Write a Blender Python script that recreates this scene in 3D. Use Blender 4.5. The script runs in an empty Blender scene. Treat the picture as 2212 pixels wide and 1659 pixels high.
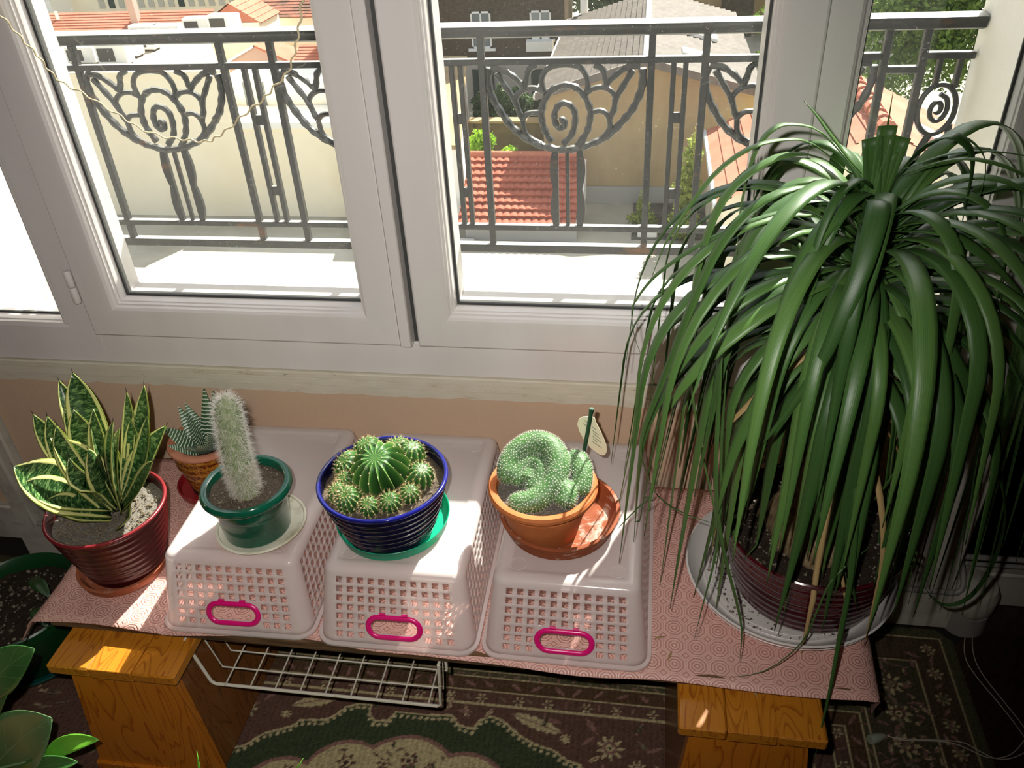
import bpy, bmesh, math, random
import numpy as np
from mathutils import Vector, Matrix
random.seed(7); rng=np.random.default_rng(11)
S=bpy.context.scene; COL=S.collection; PI=math.pi
# ------------------------------------------------------------------ camera
RW=Matrix(((0.98832746,0.04179361,-0.14649957),(0.14424556,-0.56608708,0.81162715),(-0.04901069,-0.82328532,-0.56550795)))  # columns: right, down, forward
EYE=Vector((0,0,1.305)); FPX=1800.0
cam=bpy.data.cameras.new('camera'); cam.sensor_fit='HORIZONTAL'; cam.sensor_width=36.0; cam.lens=36.0*FPX/2212.0
cam.clip_start=.02; cam.clip_end=400
camo=bpy.data.objects.new('camera',cam); COL.objects.link(camo)
r_,d_,f_=[Vector((RW[0][i],RW[1][i],RW[2][i])) for i in range(3)]
camo.matrix_world=Matrix(((r_.x,-d_.x,-f_.x,EYE.x),(r_.y,-d_.y,-f_.y,EYE.y),(r_.z,-d_.z,-f_.z,EYE.z),(0,0,0,1)))
S.camera=camo
# ------------------------------------------------------------------ sky, sun, flash
SUN=Vector((.5,1.0,1.2)).normalized()
w=bpy.data.worlds.new('sky'); S.world=w; w.use_nodes=True; nt=w.node_tree
for n in list(nt.nodes): nt.nodes.remove(n)
sky=nt.nodes.new('ShaderNodeTexSky'); sky.sky_type='NISHITA'; sky.sun_disc=False
sky.sun_elevation=math.asin(SUN.z); sky.sun_rotation=math.atan2(SUN.x,SUN.y); sky.air_density=1.0; sky.dust_density=3.0; sky.ozone_density=1.0
hsv=nt.nodes.new('ShaderNodeHueSaturation'); hsv.inputs['Saturation'].default_value=.45
bg=nt.nodes.new('ShaderNodeBackground'); bg.inputs['Strength'].default_value=0.29
wo=nt.nodes.new('ShaderNodeOutputWorld')
nt.links.new(sky.outputs[0],hsv.inputs['Color']); nt.links.new(hsv.outputs[0],bg.inputs['Color']); nt.links.new(bg.outputs[0],wo.inputs['Surface'])
sl=bpy.data.lights.new('sun','SUN'); sl.energy=14.0; sl.angle=math.radians(.55); sl.color=(1,.955,.88)
so=bpy.data.objects.new('sun',sl); COL.objects.link(so); so.location=(3,6,8); so.rotation_euler=(-SUN).to_track_quat('-Z','Y').to_euler()
fl=bpy.data.lights.new('camera_flash','SPOT'); fl.energy=44.0; fl.spot_size=math.radians(101); fl.spot_blend=1.0; fl.shadow_soft_size=.008; fl.color=(1,.965,.92)
fo=bpy.data.objects.new('camera_flash',fl); COL.objects.link(fo)
fo.location=EYE-r_*.045-d_*.04
fo.rotation_euler=(r_*(-.13)+d_*(.0)+f_).to_track_quat('-Z','Y').to_euler()
po=bpy.data.lights.new('window_portal','AREA'); po.shape='RECTANGLE'; po.size=1.75; po.size_y=1.6; po.energy=1; po.cycles.is_portal=True
poo=bpy.data.objects.new('window_portal',po); COL.objects.link(poo); poo.location=(-.36,1.215,1.32); poo.rotation_euler=(-PI/2,0,0)
S.view_settings.view_transform='Standard'; S.view_settings.look='None'; S.view_settings.gamma=1; S.view_settings.use_curve_mapping=False
S.view_settings.exposure=0.0
S.cycles.use_denoising=True; S.cycles.max_bounces=10; S.cycles.transparent_max_bounces=24; S.cycles.diffuse_bounces=5
S.cycles.caustics_reflective=False; S.cycles.caustics_refractive=False; S.cycles.sample_clamp_indirect=6

# ------------------------------------------------------------------ helpers
def at(px,py,ax,val):
    "the point of the plane (axis ax = val) that a direction of sight meets"
    d=r_*((px-1106)/FPX)+d_*((py-829.5)/FPX)+f_
    t=(val-EYE[ax])/d[ax]; return EYE+d*t
def H(h):
    h=h.lstrip('#'); o=[]
    for i in (0,2,4):
        c=int(h[i:i+2],16)/255; o.append(c/12.92 if c<=.04045 else ((c+.055)/1.055)**2.4)
    return (*o,1)
class N:
    def __init__(s,name):
        s.m=bpy.data.materials.new(name); s.m.use_nodes=True; s.t=s.m.node_tree; s.t.nodes.clear()
        s.out=s.t.nodes.new('ShaderNodeOutputMaterial')
    def n(s,typ,**kw):
        x=s.t.nodes.new('ShaderNode'+typ)
        for k,v in kw.items():
            if k.startswith('_'): setattr(x,k[1:],v)
            else:
                i=x.inputs[k] if not k.startswith('i') or not k[1:].isdigit() else x.inputs[int(k[1:])]
                if isinstance(v,bpy.types.NodeSocket): s.t.links.new(v,i)
                else: i.default_value=v
        return x
    def math(s,op,a,b=0.0,c=0.0):
        x=s.t.nodes.new('ShaderNodeMath'); x.operation=op
        for i,v in enumerate((a,b,c)):
            if isinstance(v,bpy.types.NodeSocket): s.t.links.new(v,x.inputs[i])
            else: x.inputs[i].default_value=v
        return x.outputs[0]
    def ramp(s,fac,stops,interp='LINEAR'):
        x=s.t.nodes.new('ShaderNodeValToRGB'); x.color_ramp.interpolation=interp
        e=x.color_ramp.elements
        while len(e)<len(stops): e.new(.5)
        for el,(p,c) in zip(e,stops): el.position=p; el.color=c
        s.t.links.new(fac,x.inputs[0]); return x.outputs[0]
    def mix(s,f,a,b,typ='MIX'):
        x=s.t.nodes.new('ShaderNodeMix'); x.data_type='RGBA'; x.blend_type=typ
        for i,v in ((0,f),(6,a),(7,b)):
            if isinstance(v,bpy.types.NodeSocket): s.t.links.new(v,x.inputs[i])
            else: x.inputs[i].default_value=v
        return x.outputs[2]
    def coord(s,kind='Object',scale=None,rot=None):
        o=s.n('TexCoord').outputs[kind]
        if scale or rot:
            m=s.n('Mapping',Vector=o)
            if scale: m.inputs['Scale'].default_value=scale
            if rot: m.inputs['Rotation'].default_value=rot
            o=m.outputs[0]
        return o
    def noise(s,scale,detail=3,vec=None,rough=.5,dist=0):
        x=s.n('TexNoise',Scale=scale,Detail=detail,Roughness=rough,Distortion=dist)
        s.t.links.new(vec if vec else s.coord(),x.inputs['Vector']); return x.outputs['Fac']
    def bump(s,h,strength=.3,dist=.002):
        return s.n('Bump',Height=h,Strength=strength,Distance=dist).outputs[0]
    def pbr(s,col,rough=.5,spec=.5,normal=None,sub=None,coat=0,metal=0,trans=None):
        x=s.n('BsdfPrincipled'); 
        for k,v in (('Base Color',col),('Roughness',rough),('Specular IOR Level',spec),('Normal',normal),('Coat Weight',coat),('Metallic',metal)):
            if v is None: continue
            if isinstance(v,bpy.types.NodeSocket): s.t.links.new(v,x.inputs[k])
            else: x.inputs[k].default_value=v
        sh=x.outputs[0]
        if trans is not None:     # thin leaf: light also passes through
            t=s.n('BsdfTranslucent',Color=col if not isinstance(trans,tuple) else trans[1])
            f=trans[0] if isinstance(trans,tuple) else trans
            sh=s.n('MixShader',Fac=f,i1=sh,i2=t.outputs[0]).outputs[0]
        s.t.links.new(sh,s.out.inputs[0]); return s.m
def MAT(name,hexc,rough=.5,spec=.5,var=None,bump=None,coat=0,metal=0,trans=None,scale=None):
    "base colour, var=(noise scale, second hex, low, high), bump=(scale,strength,dist)"
    a=N(name); c=H(hexc); co=a.coord('Object',scale) if scale else a.coord()
    if var:
        f=a.noise(var[0],5,co,.6); lo=var[2] if len(var)>2 else .4; hi=var[3] if len(var)>3 else .65
        c=a.ramp(f,[(lo,c),(hi,H(var[1]))])
    nm=a.bump(a.noise(bump[0],4,co,.6),bump[1],bump[2]) if bump else None
    return a.pbr(c,rough,spec,nm,coat=coat,metal=metal,trans=trans)

class MB:
    def __init__(s): s.v=[]; s.f=[]; s.uv=[]
    def add(s,v,f,uv=None):
        b=len(s.v); s.v+=[tuple(p) for p in v]; s.f+=[tuple(i+b for i in q) for q in f]
        s.uv+=list(uv) if uv else [(0,0)]*len(v); return s
    def box(s,x0,x1,y0,y1,z0,z1,M=None):
        v=[Vector((x,y,z)) for z in (z0,z1) for y in (y0,y1) for x in (x0,x1)]
        if M: v=[M@p for p in v]
        return s.add(v,[(0,2,3,1),(4,5,7,6),(0,1,5,4),(2,6,7,3),(0,4,6,2),(1,3,7,5)])
    def bbox(s,x0,x1,y0,y1,z0,z1,b=.003,M=None):
        "box with chamfered edges"
        v=[];xs=(x0,x1);ys=(y0,y1);zs=(z0,z1);idx={}
        for i in (0,1):
            for j in (0,1):
                for k in (0,1):
                    sx,sy,sz=(b,-b)[i],(b,-b)[j],(b,-b)[k]
                    for a,p in enumerate(((xs[i],ys[j]+sy,zs[k]+sz),(xs[i]+sx,ys[j],zs[k]+sz),(xs[i]+sx,ys[j]+sy,zs[k]))):
                        idx[i,j,k,a]=len(v); v.append(Vector(p))
        f=[]
        for s0 in (0,1):
            q=[(0,0),(1,0),(1,1),(0,1)]
            f.append([idx[s0,a,c,0] for a,c in q]); f.append([idx[a,s0,c,1] for a,c in q]); f.append([idx[a,c,s0,2] for a,c in q])
            for t in (0,1):
                f.append([idx[0,s0,t,1],idx[1,s0,t,1],idx[1,s0,t,2],idx[0,s0,t,2]])
                f.append([idx[s0,0,t,0],idx[s0,1,t,0],idx[s0,1,t,2],idx[s0,0,t,2]])
                f.append([idx[s0,t,0,0],idx[s0,t,1,0],idx[s0,t,1,1],idx[s0,t,0,1]])
                for u in (0,1): f.append([idx[s0,t,u,0],idx[s0,t,u,1],idx[s0,t,u,2]]) 
        if M: v=[M@p for p in v]
        return s.add(v,f)
    def tube(s,pts,r,n=8,closed=False,squash=1.0,hint=(0,0,1),caps=True):
        P=[Vector(p) for p in pts]; m=len(P); rr=r if isinstance(r,(list,tuple)) else [r]*m
        T=[]
        for i in range(m):
            a=P[(i-1)%m] if (closed or i>0) else P[i]; b=P[(i+1)%m] if (closed or i<m-1) else P[i]
            T.append((b-a).normalized() if (b-a).length>1e-9 else Vector((0,0,1)))
        nrm=Vector(hint); nrm=nrm-T[0]*nrm.dot(T[0])
        if nrm.length<1e-4: nrm=Vector((1,0,0))-T[0]*T[0].x
        nrm.normalize(); V=[]
        for i in range(m):
            nrm=nrm-T[i]*nrm.dot(T[i]); nrm.normalize(); bn=T[i].cross(nrm)
            for k in range(n):
                a=2*PI*k/n; V.append(P[i]+nrm*(math.cos(a)*rr[i]*squash)+bn*(math.sin(a)*rr[i]))
        F=[]
        for i in range(m if closed else m-1):
            for k in range(n):
                a=i*n+k; b=i*n+(k+1)%n; c=((i+1)%m)*n+(k+1)%n; d=((i+1)%m)*n+k; F.append((a,b,c,d))
        if caps and not closed: F.append(tuple(range(n-1,-1,-1))); F.append(tuple((m-1)*n+k for k in range(n)))
        return s.add(V,F)
    def lathe(s,prof,n=48,c=(0,0,0),wob=0,seed=0,close=True):
        V=[];F=[];U=[];m=len(prof)
        for i,(r,z) in enumerate(prof):
            for k in range(n):
                a=2*PI*k/n; V.append((c[0]+r*math.cos(a),c[1]+r*math.sin(a),c[2]+z)); U.append((k/n,i/max(1,m-1)))
        for i in range(m-1):
            for k in range(n): F.append((i*n+k,i*n+(k+1)%n,(i+1)*n+(k+1)%n,(i+1)*n+k))
        if close:
            if prof[0][0]>1e-5: F.append(tuple(range(n-1,-1,-1)))
            if prof[-1][0]>1e-5: F.append(tuple((m-1)*n+k for k in range(n)))
        return s.add(V,F,U)
    def prism(s,poly,o,u,v,th):
        "closed 2-D outline in plane (o,u,v), extruded by th along u x v"
        o,u,v=Vector(o),Vector(u),Vector(v); n=u.cross(v).normalized()*th; k=len(poly)
        A=[o+u*p[0]+v*p[1] for p in poly]; B=[p+n for p in A]
        return s.add(A+B,[tuple(range(k-1,-1,-1)),tuple(range(k,2*k))]+[(i,(i+1)%k,k+(i+1)%k,k+i) for i in range(k)])
    def poly3(s,pts,th):
        "solid slab from a planar 3-D outline"
        P=[Vector(p) for p in pts]; n=(P[1]-P[0]).cross(P[2]-P[0]).normalized()*th; k=len(P)
        return s.add(P+[p-n for p in P],[tuple(range(k)),tuple(range(2*k-1,k-1,-1))]+[(i,k+i,k+(i+1)%k,(i+1)%k) for i in range(k)])
    def blade(s,path,wf,hint,fold=.25,nx=4):
        "leaf surface along a path; wf(t)=half width; hint=normal (vector or function of index)"
        P=[Vector(p) for p in path]; m=len(P); V=[];F=[];U=[]
        for i in range(m):
            T=(P[min(i+1,m-1)]-P[max(i-1,0)]).normalized(); h=Vector(hint(i/(m-1)) if callable(hint) else hint)
            sd=T.cross(h)
            if sd.length<1e-5: sd=T.cross(Vector((1,.2,.1)))
            sd.normalize(); nn=sd.cross(T).normalized(); w_=wf(i/(m-1))
            for j in range(nx+1):
                x=2*j/nx-1; V.append(P[i]+sd*(x*w_)+nn*(abs(x)**1.4*fold*w_)); U.append((j/nx,i/(m-1)))
        for i in range(m-1):
            for j in range(nx): a=i*(nx+1)+j; F.append((a,a+1,a+nx+2,a+nx+1))
        return s.add(V,F,U)
    def mesh(s,name,smooth=True,ang=40):
        me=bpy.data.meshes.new(name); me.from_pydata(s.v,[],s.f); 
        if any(u!=(0,0) for u in s.uv):
            l=me.uv_layers.new(name='uv'); vi=np.empty(len(me.loops),dtype=np.int32); me.loops.foreach_get('vertex_index',vi)
            l.data.foreach_set('uv',np.array(s.uv,dtype=np.float32)[vi].ravel())
        bm=bmesh.new(); bm.from_mesh(me); bmesh.ops.recalc_face_normals(bm,faces=bm.faces); bm.to_mesh(me); bm.free()
        if smooth: me.shade_smooth(); me.set_sharp_from_angle(angle=math.radians(ang))
        return me
    def build(s,name,mat,parent=None,smooth=True,ang=40,label=None,kind=None,solid=None):
        me=s.mesh(name,smooth,ang); me.materials.append(mat); return link(name,me,parent,label,kind,solid)
def link(name,me,parent=None,label=None,kind=None,solid=None):
    o=bpy.data.objects.new(name,me); COL.objects.link(o)
    if parent: o.parent=parent
    if label: o['label']=label
    if kind: o['kind']=kind
    if solid:
        md=o.modifiers.new('thickness','SOLIDIFY'); md.thickness=solid; md.offset=0
    return o
def thing(name,label,cat,loc=(0,0,0),rz=0,group=None,rot=None):
    o=bpy.data.objects.new(name,None); COL.objects.link(o); o.location=loc; o.rotation_euler=rot or (0,0,rz)
    o.empty_display_size=.02; o['label']=label; o['category']=cat
    if group: o['group']=group
    return o
def tag(o,label,cat,group=None):
    o['label']=label; o['category']=cat
    if group: o['group']=group
    return o
def struct(name,mb=None,mat=None,smooth=False):
    if mb is None: o=bpy.data.objects.new(name,None); COL.objects.link(o); o.empty_display_size=.02
    else: o=mb.build(name,mat,None,smooth)
    o['kind']='structure'; return o
def spline(pts,k=6):
    "Catmull-Rom through the points"
    P=[Vector(p) for p in pts]; P=[P[0]*2-P[1]]+P+[P[-1]*2-P[-2]]; o=[]
    for i in range(1,len(P)-2):
        a,b,c,d=P[i-1:i+3]
        for j in range(k):
            t=j/k; o.append(.5*((2*b)+(c-a)*t+(2*a-5*b+4*c-d)*t*t+(3*b-a-3*c+d)*t**3))
    o.append(P[-2]); return o
# ------------------------------------------------------------------ materials of the room
def upvc():
    a=N('white_upvc'); f=a.noise(9,4,a.coord('Object',(1,1,.25)))
    return a.pbr(a.ramp(f,[(.35,H('#d6d0cc')),(.7,H('#ded9d6'))]),.28,.5,a.bump(a.noise(60,2),.03,.001))
M_UPVC=upvc()
M_GASK=MAT('grey_rubber','#3c3d3c',.6)
def glass():
    a=N('dusty_window_glass'); tr=a.n('BsdfTransparent',Color=(.97,.985,.975,1))
    dirt=a.n('BsdfTranslucent',Color=(.9,.9,.86,1)); gl=a.n('BsdfGlossy',Color=(1,1,1,1),Roughness=0.0)
    sp=a.ramp(a.noise(420,1),[(.72,(0,0,0,1)),(.76,(1,1,1,1))]); cl=a.noise(5,4)
    k=a.math('ADD',a.math('MULTIPLY',sp,.08),a.math('MULTIPLY',cl,.014))
    m1=a.n('MixShader',Fac=k,i1=tr.outputs[0],i2=dirt.outputs[0])
    fr=a.n('Fresnel',IOR=1.45); f2=a.math('MULTIPLY',a.math('MULTIPLY',fr.outputs[0],.8),a.math('SUBTRACT',1.0,a.n('NewGeometry').outputs['Backfacing']))
    m2=a.n('MixShader',Fac=f2,i1=m1.outputs[0],i2=gl.outputs[0]); a.t.links.new(m2.outputs[0],a.out.inputs[0]); return a.m
M_GLASS=glass()
def wallpaper():
    a=N('salmon_wallpaper'); co=a.coord(); f=a.noise(420,3,co); g=a.noise(2.2,3,co)
    c=a.mix(a.math('MULTIPLY',f,.5),a.ramp(g,[(.35,H('#cdb096')),(.7,H('#d3b9a0'))]),H('#bf9b7e'))
    return a.pbr(c,.8,.2,a.bump(a.noise(300,2,co),.5,.001))
M_PAPER=wallpaper()
def oldpaint():
    a=N('old_cream_paint'); co=a.coord('Object',(1,3,3)); f=a.noise(14,6,co,.7); g=a.noise(40,5,co,.7)
    c=a.ramp(f,[(.3,H('#d8d2c2')),(.62,H('#cfc6b2')),(.70,H('#a8977c'))])
    chip=a.ramp(g,[(.68,(0,0,0,1)),(.70,(1,1,1,1))]); c=a.mix(chip,c,H('#7b7468'))
    return a.pbr(c,.55,.4,a.bump(chip,-.4,.001))
M_OLDP=oldpaint()
M_TRIM=MAT('yellowed_white_trim','#b9b3a6',.5,.4,(20,'#9d958a',.45,.7),(40,.15,.001))
M_PIPE=MAT('grey_painted_pipe','#8f8b84',.45,.5)
M_DARKF=MAT('dark_walnut_parquet','#3a2418',.35,.5,(30,'#22140d',.35,.65),scale=(1,8,8))
M_DARKG=MAT('dark_joint','#120c08',.9)
M_ROOM=MAT('dim_room_paint','#8d7a66',.8,.2)
M_STONE=MAT('white_ledge_stone','#d9d6cc',.75,.3,(6,'#c9c5b8',.45,.7),(80,.3,.002))
M_PLAST=MAT('white_exterior_plaster','#efece2',.85,.2,(3,'#e4dfd2',.4,.7),(60,.4,.003))

# ------------------------------------------------------------------ room shell
WY=1.145
struct('floor_slab',MB().box(-2.4,2.0,-2.2,1.36,-.2,0.0),M_DARKG).name='floor'
fl_=bpy.data.objects['floor']
pm=MB().bbox(-.14,.14,-.0335,.0335,.0002,.0016,.0012).mesh('plank',False); pm.materials.append(M_DARKF)
def herring(x0,x1,y0,y1):
    L,W=.28,.07; k=int(L/W+.5)
    for i in range(-40,40):
        for j in range(-8,8):
            for q in (0,1):
                
                if q==0: cx,cy,ro=i*W+j*(2*L)+L/2, i*W+W/2, 0
                else: cx,cy,ro=i*W+j*(2*L)+L+W/2, i*W+W-L/2, PI/2
                c,s_=math.cos(PI/4),math.sin(PI/4); X,Y=cx*c-cy*s_+.6,cx*s_+cy*c+.3
                if x0<X<x1 and y0<Y<y1:
                    o=link('plank',pm,fl_); o.location=(X,Y,0); o.rotation_euler=(0,0,ro+PI/4)
herring(.62,1.15,.62,1.16); herring(-1.75,-.98,.6,1.08)
# window wall: the piece under the window carries the wallpaper; the rest closes the room
wb=struct('wall_back')
MB().box(-1.232,.512,1.150,1.34,-.1,.50).build('wallpaper_panel',M_PAPER,wb,False)
MB().box(-2.4,-1.26,1.19,1.34,0,2.6).build('wallpaper_panel',M_PAPER,wb,False)
MB().box(.535,2.0,1.215,1.36,0,2.6).build('wallpaper_panel',M_PAPER,wb,False)
MB().box(-1.30,.60,1.15,1.5,2.13,2.6).build('lintel',M_ROOM,wb,False)
struct('wall_left',MB().box(-2.5,-2.4,-2.2,1.36,-.1,2.7),M_ROOM)
struct('wall_right',MB().box(2.0,2.1,-2.2,1.36,-.1,2.7),M_ROOM)
struct('wall_front',MB().box(-2.5,2.1,-2.3,-2.2,-.1,2.7),M_ROOM)
struct('ceiling',MB().box(-2.5,2.1,-2.3,1.5,2.6,2.75),M_ROOM)
# outside of the wall: white plaster reveals and the sunlit ledge
t=struct('trim_1')
MB().box(-1.75,-1.20,1.215,1.49,-.4,2.5).build('reveal',M_PLAST,t,False)
MB().box(.505,1.3,1.215,1.47,-.4,2.5).build('reveal',M_PLAST,t,False)
MB().bbox(-1.20,.505,1.215,1.50,.40,.53,.006).build('ledge',M_STONE,t,False)
MB().bbox(-1.2,.505,1.202,1.32,.44,.548,.005).build('ledge',M_STONE,t,False)
MB().box(-3,3,1.36,1.44,-9.5,.40).build('outer_wall',M_PLAST,t,False)

# ------------------------------------------------------------------ window joinery
def frame_loop(par,x0,x1,z0,z1,prof,mat,names=('bottom_rail','top_rail','stile','stile'),smooth=True):
    k=len(prof); q=[(i,(i+1)%k,k+(i+1)%k,k+i) for i in range(k)]+[tuple(range(k-1,-1,-1)),tuple(range(k,2*k))]
    e=[[(x0+u,y,z0+u) for u,y in prof]+[(x1-u,y,z0+u) for u,y in prof],
       [(x1-u,y,z1-u) for u,y in prof]+[(x0+u,y,z1-u) for u,y in prof],
       [(x0+u,y,z1-u) for u,y in prof]+[(x0+u,y,z0+u) for u,y in prof],
       [(x1-u,y,z0+u) for u,y in prof]+[(x1-u,y,z1-u) for u,y in prof]]
    for v,nm in zip(e,names): MB().add(v,q).build(nm,mat,par,smooth,25)
SASH=[(0,1.200),(0,1.1345),(.0015,1.1315),(.004,1.130),(.046,1.130),(.052,1.1312),(.056,1.1345),(.058,1.139),(.058,1.200)]
BEAD=[(.0575,1.1395),(.0605,1.1405),(.0615,1.1450),(.0612,1.1462),(.0632,1.1468),(.0645,1.152),(.0648,1.1625),(.0575,1.1625)]
GASK=[(.0575,1.1627),(.0685,1.1627),(.0685,1.1665),(.0575,1.1665)]
OUT=[(.058,1.1755),(.0665,1.1765),(.070,1.200),(.058,1.200)]
BN=('glazing_bead',)*4
def leaf_window(name,x0,x1,z0,z1):
    o=struct(name)
    frame_loop(o,x0,x1,z0,z1,SASH,M_UPVC); frame_loop(o,x0,x1,z0,z1,BEAD,M_UPVC,BN); frame_loop(o,x0,x1,z0,z1,GASK,M_GASK,('gasket',)*4)
    frame_loop(o,x0,x1,z0,z1,OUT,M_UPVC,('outer_bead',)*4)
    MB().box(x0+.058,x1-.058,1.1668,1.1752,z0+.058,z1-.058).build('glass_pane',M_GLASS,o,False); return o
ZT=2.10
w1=leaf_window('window_1',-.9425,-.386,.5835,ZT-.03)
MB().bbox(-.3875,-.3675,1.127,1.16,.5835,ZT-.03,.002).build('cover_strip',M_UPVC,w1)
for z0 in (.648,.679): MB().lathe([(.0,0),(.006,.0005),(.0068,.002),(.0068,.028),(.006,.0295),(0,.030)],16,(-.9505,1.1315,z0)).build('hinge',M_UPVC,w1)
MB().box(-.386,-.3572,1.150,1.19,.5835,ZT-.03).build('rebate',M_GASK,w1,False)
w2=leaf_window('window_2',-.357,.215,.5835,ZT-.03)
def fixed(name,x0,x1,z0,z1,wf):
    o=struct(name); F=[(0,1.2),(0,1.145),(wf-.004,1.145),(wf,1.149),(wf,1.2)]; d=wf-.058+.002
    frame_loop(o,x0,x1,z0,z1,F,M_UPVC); sh=lambda P:[(u+d,y+.006) for u,y in P]
    frame_loop(o,x0,x1,z0,z1,sh(BEAD),M_UPVC,BN); frame_loop(o,x0,x1,z0,z1,sh(GASK),M_GASK,('gasket',)*4)
    g=wf+.002; MB().box(x0+g,x1-g,1.1728,1.1812,z0+g,z1-g).build('glass_pane',M_GLASS,o,False); return o
fixed('window_3',-1.245,-.9445,.535,ZT,.058)
fixed('window_4',.2165,.512,.535,ZT,.042)
t=struct('trim_2')
MB().bbox(-1.245,.512,1.1455,1.2,.5175,.5835,.0015).build('frame_rail',M_UPVC,t)
MB().box(-.9445,.2165,1.15,1.2,ZT-.045,ZT+.03).build('frame_rail',M_UPVC,t,False)
# old painted timber under the frame: three stepped mouldings with worn edges
t=struct('trim_3')
def worn(x0,x1,y0,y1,z0,z1,amp,seed):
    m=MB(); n=90; rs=random.Random(seed); V=[];F=[]
    for i in range(n+1):
        x=x0+(x1-x0)*i/n; e=amp*(rs.random()-.3)*(1 if rs.random()<.5 else .3); g=.0012*math.sin(x*9+seed)
        V+=[(x,y0+abs(e)*.6,z0+e+g),(x,y0,z1-.0015),(x,y0+.002,z1),(x,y1,z1),(x,y1,z0+g)]
    for i in range(n):
        for j in range(5): a=i*5+j; b=i*5+(j+1)%5; F.append((a,b,b+5,a+5))
    F+=[tuple(range(5)),tuple(n*5+4-i for i in range(5))]
    return m.add(V,F)
worn(-1.245,.53,1.139,1.2,.5055,.5172,.0012,1).build('moulding',M_OLDP,t,True,20)
worn(-1.245,.53,1.143,1.2,.4885,.5035,.0015,2).build('moulding',M_OLDP,t,True,20)
MB().box(-1.245,.53,1.153,1.2,.47,.516).build('groove_shade_strip',M_GASK,t,False)  # dark strip added as the shade in the grooves between mouldings
worn(-1.245,.53,1.1475,1.2,.4675,.4865,.0045,3).build('moulding',M_OLDP,t,True,20)
# frame of the recess under the window, baseboards, pipe
t=struct('trim_4')
for x0,x1 in ((-1.300,-1.234),(.514,.585)):
    MB().bbox(x0,x1,1.130,1.22,.09,.50,.004).build('upright',M_TRIM,t); MB().bbox(x0+.022,x1-.022,1.124,1.14,.09,.50,.003).build('fillet',M_TRIM,t)
MB().bbox(.50,.60,1.12,1.22,.50,2.12,.003).build('casing',M_UPVC,t); MB().bbox(-1.31,-1.243,1.12,1.2,.50,2.12,.003).build('casing',M_UPVC,t)
b=struct('baseboard_back')
MB().bbox(-1.31,.60,1.128,1.16,.0,.100,.004).build('board',M_TRIM,b); MB().bbox(-1.24,.52,1.134,1.16,.100,.128,.004).build('cap',M_TRIM,b)
MB().bbox(.60,2.0,1.195,1.22,0,.085,.004).build('board',M_TRIM,b); MB().bbox(-2.4,-1.31,1.175,1.20,0,.1,.004).build('board',M_TRIM,b)
p=struct('trim_5')
MB().tube(spline([(-1.24,1.121,.112),(-.4,1.121,.110),(.50,1.121,.108),(.570,1.121,.106),(.592,1.122,.112),(.598,1.135,.128),(.598,1.185,.15)],5),.0055,10).build('pipe',M_PIPE,p)
MB().tube([(.60,1.186,.135),(2.0,1.186,.135)],.0055,10).build('pipe',M_PIPE,p); MB().tube([(.60,1.186,.118),(2.0,1.186,.118)],.0045,10).build('pipe',M_PIPE,p)
MB().lathe([(0,0),(.036,.001),(.043,.012),(.044,.045),(.038,.060),(.02,.066),(0,.067)],24,(.628,1.150,.046)).build('boss',M_TRIM,p)
MB().lathe([(.040,0),(.040,.046)],20,(.628,1.150,0)).build('boss_foot',M_PIPE,p)
# ------------------------------------------------------------------ bench, oilcloth, stools, rack
ZB=.305
def pine(name,c1,c2,axis=0,sc=1.0,rough=.3):
    a=N(name); s=[26,26,26]; s[axis]=3.2; co=a.coord('Object',tuple(x*sc for x in s))
    f=a.noise(1.0,2,co,.5,.6); r=a.math('FRACT',a.math('MULTIPLY',f,11.0)); r=a.math('POWER',r,1.6)
    g=[260,260,260]; g[axis]=8; h=a.noise(1.0,3,a.coord('Object',tuple(g)))
    c=a.mix(a.math('MULTIPLY',h,.35),a.ramp(r,[(.0,H(c1)),(.55,H(c1)),(1,H(c2))]),H(c2))
    return a.pbr(c,rough,.5,coat=.15)
M_PINE_T=pine('honey_pine_top','#bd7a22','#8f4d12',1); M_PINE_F=pine('honey_pine_front','#c0741f','#93480f',2,.8); M_PINE_D=pine('shaded_pine_side','#7a4a22','#55300f',2)  # side-panel pine is darkened: its shade is put into the colour
M_BOARD=MAT('raw_board_edge','#6b5138',.8,.2,(40,'#3c2c1e',.4,.65),scale=(.3,1,3))
MB().bbox(-.895,.312,.746,1.128,.283,.3025,.002).build('bench_board',M_BOARD,None,False)
tag(bpy.data.objects['bench_board'],'long rough-edged wooden board laid across two pine stools below the window','board')
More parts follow.
